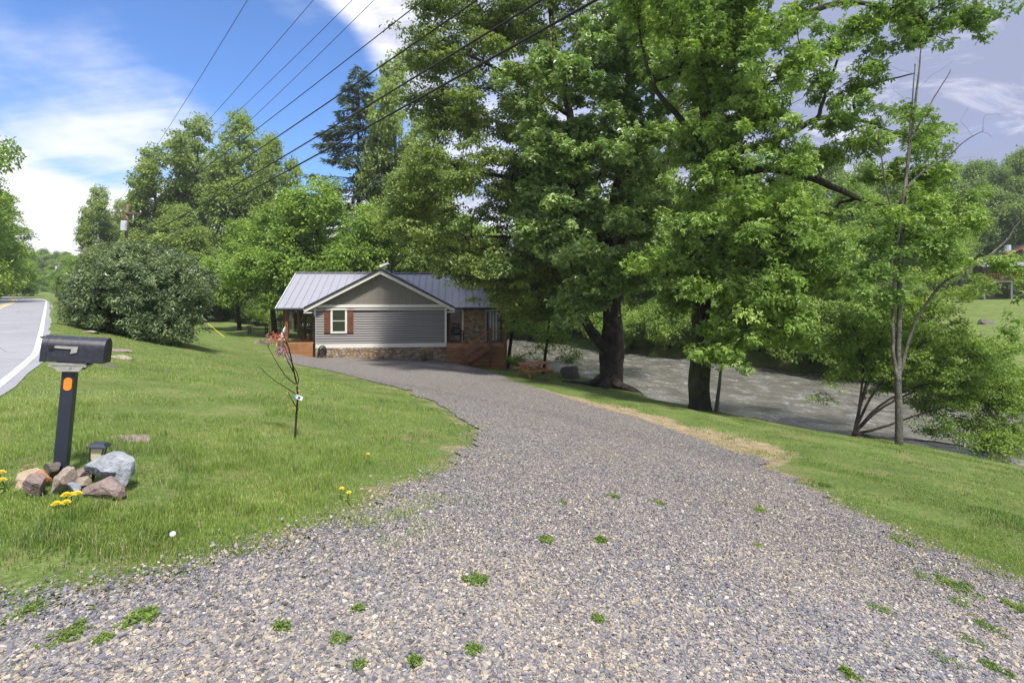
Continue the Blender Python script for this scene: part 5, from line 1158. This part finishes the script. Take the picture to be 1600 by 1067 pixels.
span(P(217, 334, 45), P(128, 388, 85), 1.0, .01, 'upper wire between the two utility poles')
gy = gp(352, 528); ga = P(330, 506, gy[1]+.3)
o = MB().tube([(0, 0, 0), tuple(np.array(P(198, 400, 45))-gy)], .012, 6).build('cable', M['wire'], None)
q = empty('guy_wire', gy, 0, 'thin guy wire with yellow sleeve anchored in the lawn right of the evergreen bush', 'guy wire'); o.parent = q
dv = Vector(P(198, 400, 45)-gy).normalized()
MB().tube([tuple(dv*.1), tuple(dv*2.2)], .014, 8).build('sleeve', M['yellow'], q)

# ------------------------------------------------------------------ house across the river
Zf = 75.0
def FP(px, py, Z=Zf): return P(px, py, Z)
f0 = FP(1545, 465); f0[2] = gz(f0[0], f0[1])-.05; fh = empty('log_house', f0, R(-24), 'brown log house with raised railed porch on the slope across the river', 'house')
mb = MB().box(.9, 9, 1.9, 9, 2.6, 5.0).build('wall', M['brown_house'], fh)
MB().box(.9, 9, 1.9, 9, -.5, 2.6).build('basement_wall', M['concrete'], fh)
MB().prism([(.2, 5.0), (9.2, 5.0), (4.9, 7.4)], 1, 1.9, 9).build('gable_wall', M['brown_house'], fh)
mb = MB(); slab(mb, (-.1, 1.2, 4.95), (-.1, 9.5, 4.95), (4.9, 9.5, 7.75), (4.9, 1.2, 7.75), .14); slab(mb, (9.9, 9.5, 4.95), (9.9, 1.2, 4.95), (4.9, 1.2, 7.75), (4.9, 9.5, 7.75), .14); mb.build('roof', M['dark_metal'], fh); MB().beam((-.1, 1.18, 4.9), (4.9, 1.18, 7.7), .05, .3).beam((9.9, 1.18, 4.9), (4.9, 1.18, 7.7), .05, .3).build('rake_board', M['rust_trim'], fh)
mb = MB(); slab(mb, (-1.0, -1.0, 4.65), (9.5, -1.0, 4.65), (9.5, 1.9, 5.25), (-1.0, 1.9, 5.25), .12); mb.build('porch_roof', M['roof'], fh)
MB().box(-.8, 9.5, -.8, 1.9, 2.45, 2.62).build('deck_floor', M['concrete'], fh)
mb = MB().beam((-.75, -.75, 3.55), (9.5, -.75, 3.55), .08, .08).beam((-.75, -.75, 2.75), (9.5, -.75, 2.75), .06, .06).beam((-.75, -.75, 3.55), (-.75, 1.9, 3.55), .08, .08)
for i in range(52): mb.beam((-.7+i*.2, -.75, 2.7), (-.7+i*.2, -.75, 3.55), .06, .05)
mb.build('railing', M['rust_trim'], fh)
for x_ in (-.7, 2.2, 5.0, 8.0):
    MB().beam((x_, -.7, -.8), (x_, -.7, 2.45), .2, .2).build('porch_post', M['concrete'], fh); MB().beam((x_, -.7, 2.6), (x_, -.7, 4.6), .16, .16).build('porch_post', M['brown_house'], fh)
MB().box(2.7, 3.5, 1.84, 1.9, 0, 2.1).build('door', M['door_pale'], fh); w_ = MB().box(1.8, 3.2, 1.84, 1.9, 3.3, 4.5).build('window', M['rust_trim'], fh); MB().box(1.9, 3.1, 1.82, 1.84, 3.4, 4.4).build('pane', M['glass'], w_)
MB().tube([(3.2, 3.5, 6.4), (3.2, 3.5, 7.7)], .35, 10).build('chimney', M['galv'], fh)
g = gp(1540, 506); g[2] += .1; rock('tree_stump', g, (1.6, 1.2, .8), 'rock_dark', 61, 'dark weathered stump on the grassy slope across the river', 'stump', (0, 0, 0), 8, 4)
for px, py, w_, lb in [(1568, 466, 2.4, 'small round shrub on the slope in front of the log house'), (1512, 472, 2.2, 'upright shrub on the slope left of the log house')]:
    g = gp(px, py); c = copy_tree(protoD, g, rng.random()*6, (w_/6.4, w_/6.4, 1.6/4 if w_ > 2.3 else .6), lb, 'shrubs on the slope'); c['category'] = 'shrub'
# lawn bench and fence glimpsed beyond the yard
g = gp(403, 522); q = empty('lawn_table', g, R(10), 'dark low wooden table far across the lawn left of the porch', 'table')
MB().box(-.9, .9, -.4, .4, .68, .74).build('table_top', M['brown_house'], q)
for a, b in ((-.7, -.3), (.7, -.3), (-.7, .3), (.7, .3)): MB().beam((a, b, 0), (a, b, .68), .09, .09).build('leg', M['brown_house'], q)

# ------------------------------------------------------------------ sky, sun, camera
SUN_EL, SUN_AZ = 60.0, 158.0      # azimuth clockwise from +Y (away from camera)
w_ = bpy.data.worlds.new('World'); sc.world = w_; w_.use_nodes = True; nt = w_.node_tree; nt.nodes.clear()
def N(t, **k):
    n = nt.nodes.new(t)
    for a, b in k.items(): setattr(n, a, b)
    return n
def Lk(a, b): nt.links.new(a, b)
def Mth(op, a, b=0.0, clamp=False):
    n = N('ShaderNodeMath', operation=op, use_clamp=clamp)
    for i, v in enumerate((a, b)):
        if isinstance(v, (int, float)): n.inputs[i].default_value = v
        else: Lk(v, n.inputs[i])
    return n.outputs[0]
out = N('ShaderNodeOutputWorld'); bg = N('ShaderNodeBackground'); bg.inputs[1].default_value = .10
sky = N('ShaderNodeTexSky'); sky.sky_type = 'NISHITA'; sky.sun_disc = False; sky.sun_elevation = R(SUN_EL); sky.sun_rotation = R(SUN_AZ); sky.air_density = 1.0; sky.dust_density = .6; sky.ozone_density = 3.0
tc = N('ShaderNodeTexCoord'); gen = tc.outputs['Generated']
sp_ = N('ShaderNodeSeparateXYZ'); Lk(gen, sp_.inputs[0])
zz = Mth('ADD', Mth('MAXIMUM', sp_.outputs[2], 0.0), .16)
cv = N('ShaderNodeCombineXYZ'); Lk(Mth('DIVIDE', sp_.outputs[0], zz), cv.inputs[0]); Lk(Mth('DIVIDE', sp_.outputs[1], zz), cv.inputs[1])
def Nz(scale, detail, rough, dist=0, rot=0, sc3=(1, 1, 1), off=(0, 0, 0)):
    m = N('ShaderNodeMapping'); Lk(cv.outputs[0], m.inputs[0]); m.inputs['Scale'].default_value = sc3; m.inputs['Rotation'].default_value = (0, 0, rot); m.inputs['Location'].default_value = off
    n = N('ShaderNodeTexNoise'); Lk(m.outputs[0], n.inputs['Vector']); n.inputs['Scale'].default_value = scale; n.inputs['Detail'].default_value = detail; n.inputs['Roughness'].default_value = rough; n.inputs['Distortion'].default_value = dist
    return n.outputs['Fac']
def Dot(px, py, r0, r1):
    """1 inside an angular radius r0 (deg) round a fixed compass direction, 0 outside r1"""
    d = Vector(((px-CX)/F, 1, (HY-py)/F)).normalized(); n = N('ShaderNodeVectorMath', operation='DOT_PRODUCT'); Lk(gen, n.inputs[0]); n.inputs[1].default_value = d
    m = N('ShaderNodeMapRange', interpolation_type='SMOOTHSTEP'); Lk(n.outputs['Value'], m.inputs[0]); m.inputs[1].default_value = math.cos(R(r1)); m.inputs[2].default_value = math.cos(R(r0)); return m.outputs[0]
big = Nz(.9, 6, .6, .4, 0, (1, 1, 1), (3.1, 1.7, 0)); wisp = Nz(1.3, 7, .62, .5, R(35), (.35, 1.6, 1), (1.2, 4, 0)); fine = Nz(3.0, 6, .6, .3)
cov = Mth('ADD', Mth('MULTIPLY', big, .72), Mth('ADD', Mth('MULTIPLY', wisp, .72), Mth('MULTIPLY', fine, .35)))    # mean ~ .87
hole = Mth('ADD', Dot(300, 120, 4, 17), Dot(110, 30, 5, 15)); hole = Mth('ADD', hole, Dot(480, 150, 2, 11)); hole = Mth('ADD', hole, Mth('MULTIPLY', Dot(1590, 245, 1, 9), .35)); hole = Mth('MINIMUM', hole, 1.0)
add = Mth('ADD', Mth('ADD', Mth('MULTIPLY', Dot(30, 330, 11, 24), .40), Mth('MULTIPLY', Dot(250, 270, 2, 11), .16)), Mth('ADD', Mth('MULTIPLY', Dot(560, 10, 3, 11), .42), Mth('MULTIPLY', Dot(1450, 120, 10, 26), .3)))
den = Mth('ADD', Mth('SUBTRACT', cov, Mth('MULTIPLY', hole, .76)), add)
mr = N('ShaderNodeMapRange', interpolation_type='SMOOTHSTEP'); Lk(den, mr.inputs[0]); mr.inputs[1].default_value = .46; mr.inputs[2].default_value = 1.0
cr = N('ShaderNodeValToRGB'); e = cr.color_ramp; e.elements[0].position = .34; e.elements[0].color = (1.75, 1.95, 2.9, 1); e.elements[1].position = .60; e.elements[1].color = (5.3, 5.3, 5.7, 1)
Lk(Mth('ADD', Mth('ADD', Mth('MULTIPLY', Nz(2.2, 7, .66, .7, .4, (1, 1.3, 1), (7, 2, 0)), .9), Mth('MULTIPLY', Dot(60, 280, 10, 40), .30)), Mth('MULTIPLY', Dot(1500, 60, 8, 34), -.10)), cr.inputs[0])
gain = N('ShaderNodeMix', data_type='RGBA', blend_type='MULTIPLY'); gain.inputs[0].default_value = 1; Lk(sky.outputs[0], gain.inputs[6]); gain.inputs[7].default_value = (.50, .70, .98, 1)
mx = N('ShaderNodeMix', data_type='RGBA'); Lk(mr.outputs[0], mx.inputs[0]); Lk(gain.outputs[2], mx.inputs[6]); Lk(cr.outputs[0], mx.inputs[7])
Lk(mx.outputs[2], bg.inputs[0]); Lk(bg.outputs[0], out.inputs[0])
sun = bpy.data.lights.new('sun', 'SUN'); sun.energy = 3.1; sun.angle = R(6.0); sun.color = (1, .95, .86)
so = bpy.data.objects.new('sun', sun); COL.objects.link(so)
dsun = Vector((math.sin(R(SUN_AZ))*math.cos(R(SUN_EL)), math.cos(R(SUN_AZ))*math.cos(R(SUN_EL)), math.sin(R(SUN_EL))))
so.rotation_euler = dsun.to_track_quat('Z', 'Y').to_euler(); so.location = (0, 0, 40)
cam = bpy.data.cameras.new('camera'); cam.sensor_width = 36; cam.lens = F/1600*36; cam.shift_y = -(533.5-HY)/1600; cam.clip_start = .05; cam.clip_end = 3000
co = bpy.data.objects.new('camera', cam); COL.objects.link(co); co.location = (0, 0, CZ); co.rotation_euler = (R(90), 0, 0); sc.camera = co
sc.view_settings.view_transform = 'Standard'; sc.view_settings.look = 'None'; sc.view_settings.gamma = 1; sc.view_settings.exposure = 1.16
hz = MB().box(-300, 300, -60, 330, -6, 62)
t = NT('haze_air'); v_ = t.n('ShaderNodeVolumePrincipled'); v_.inputs['Color'].default_value = (.86, .90, 1, 1); v_.inputs['Density'].default_value = .0004; v_.inputs['Anisotropy'].default_value = .2
t.t.links.new(v_.outputs[0], t.out.inputs[1]); tag(hz.build('haze', t.m), kind='stuff')
sc.cycles.use_denoising = True
sc.cycles.max_bounces = 6; sc.cycles.diffuse_bounces = 3; sc.cycles.transmission_bounces = 4; sc.cycles.transparent_max_bounces = 8
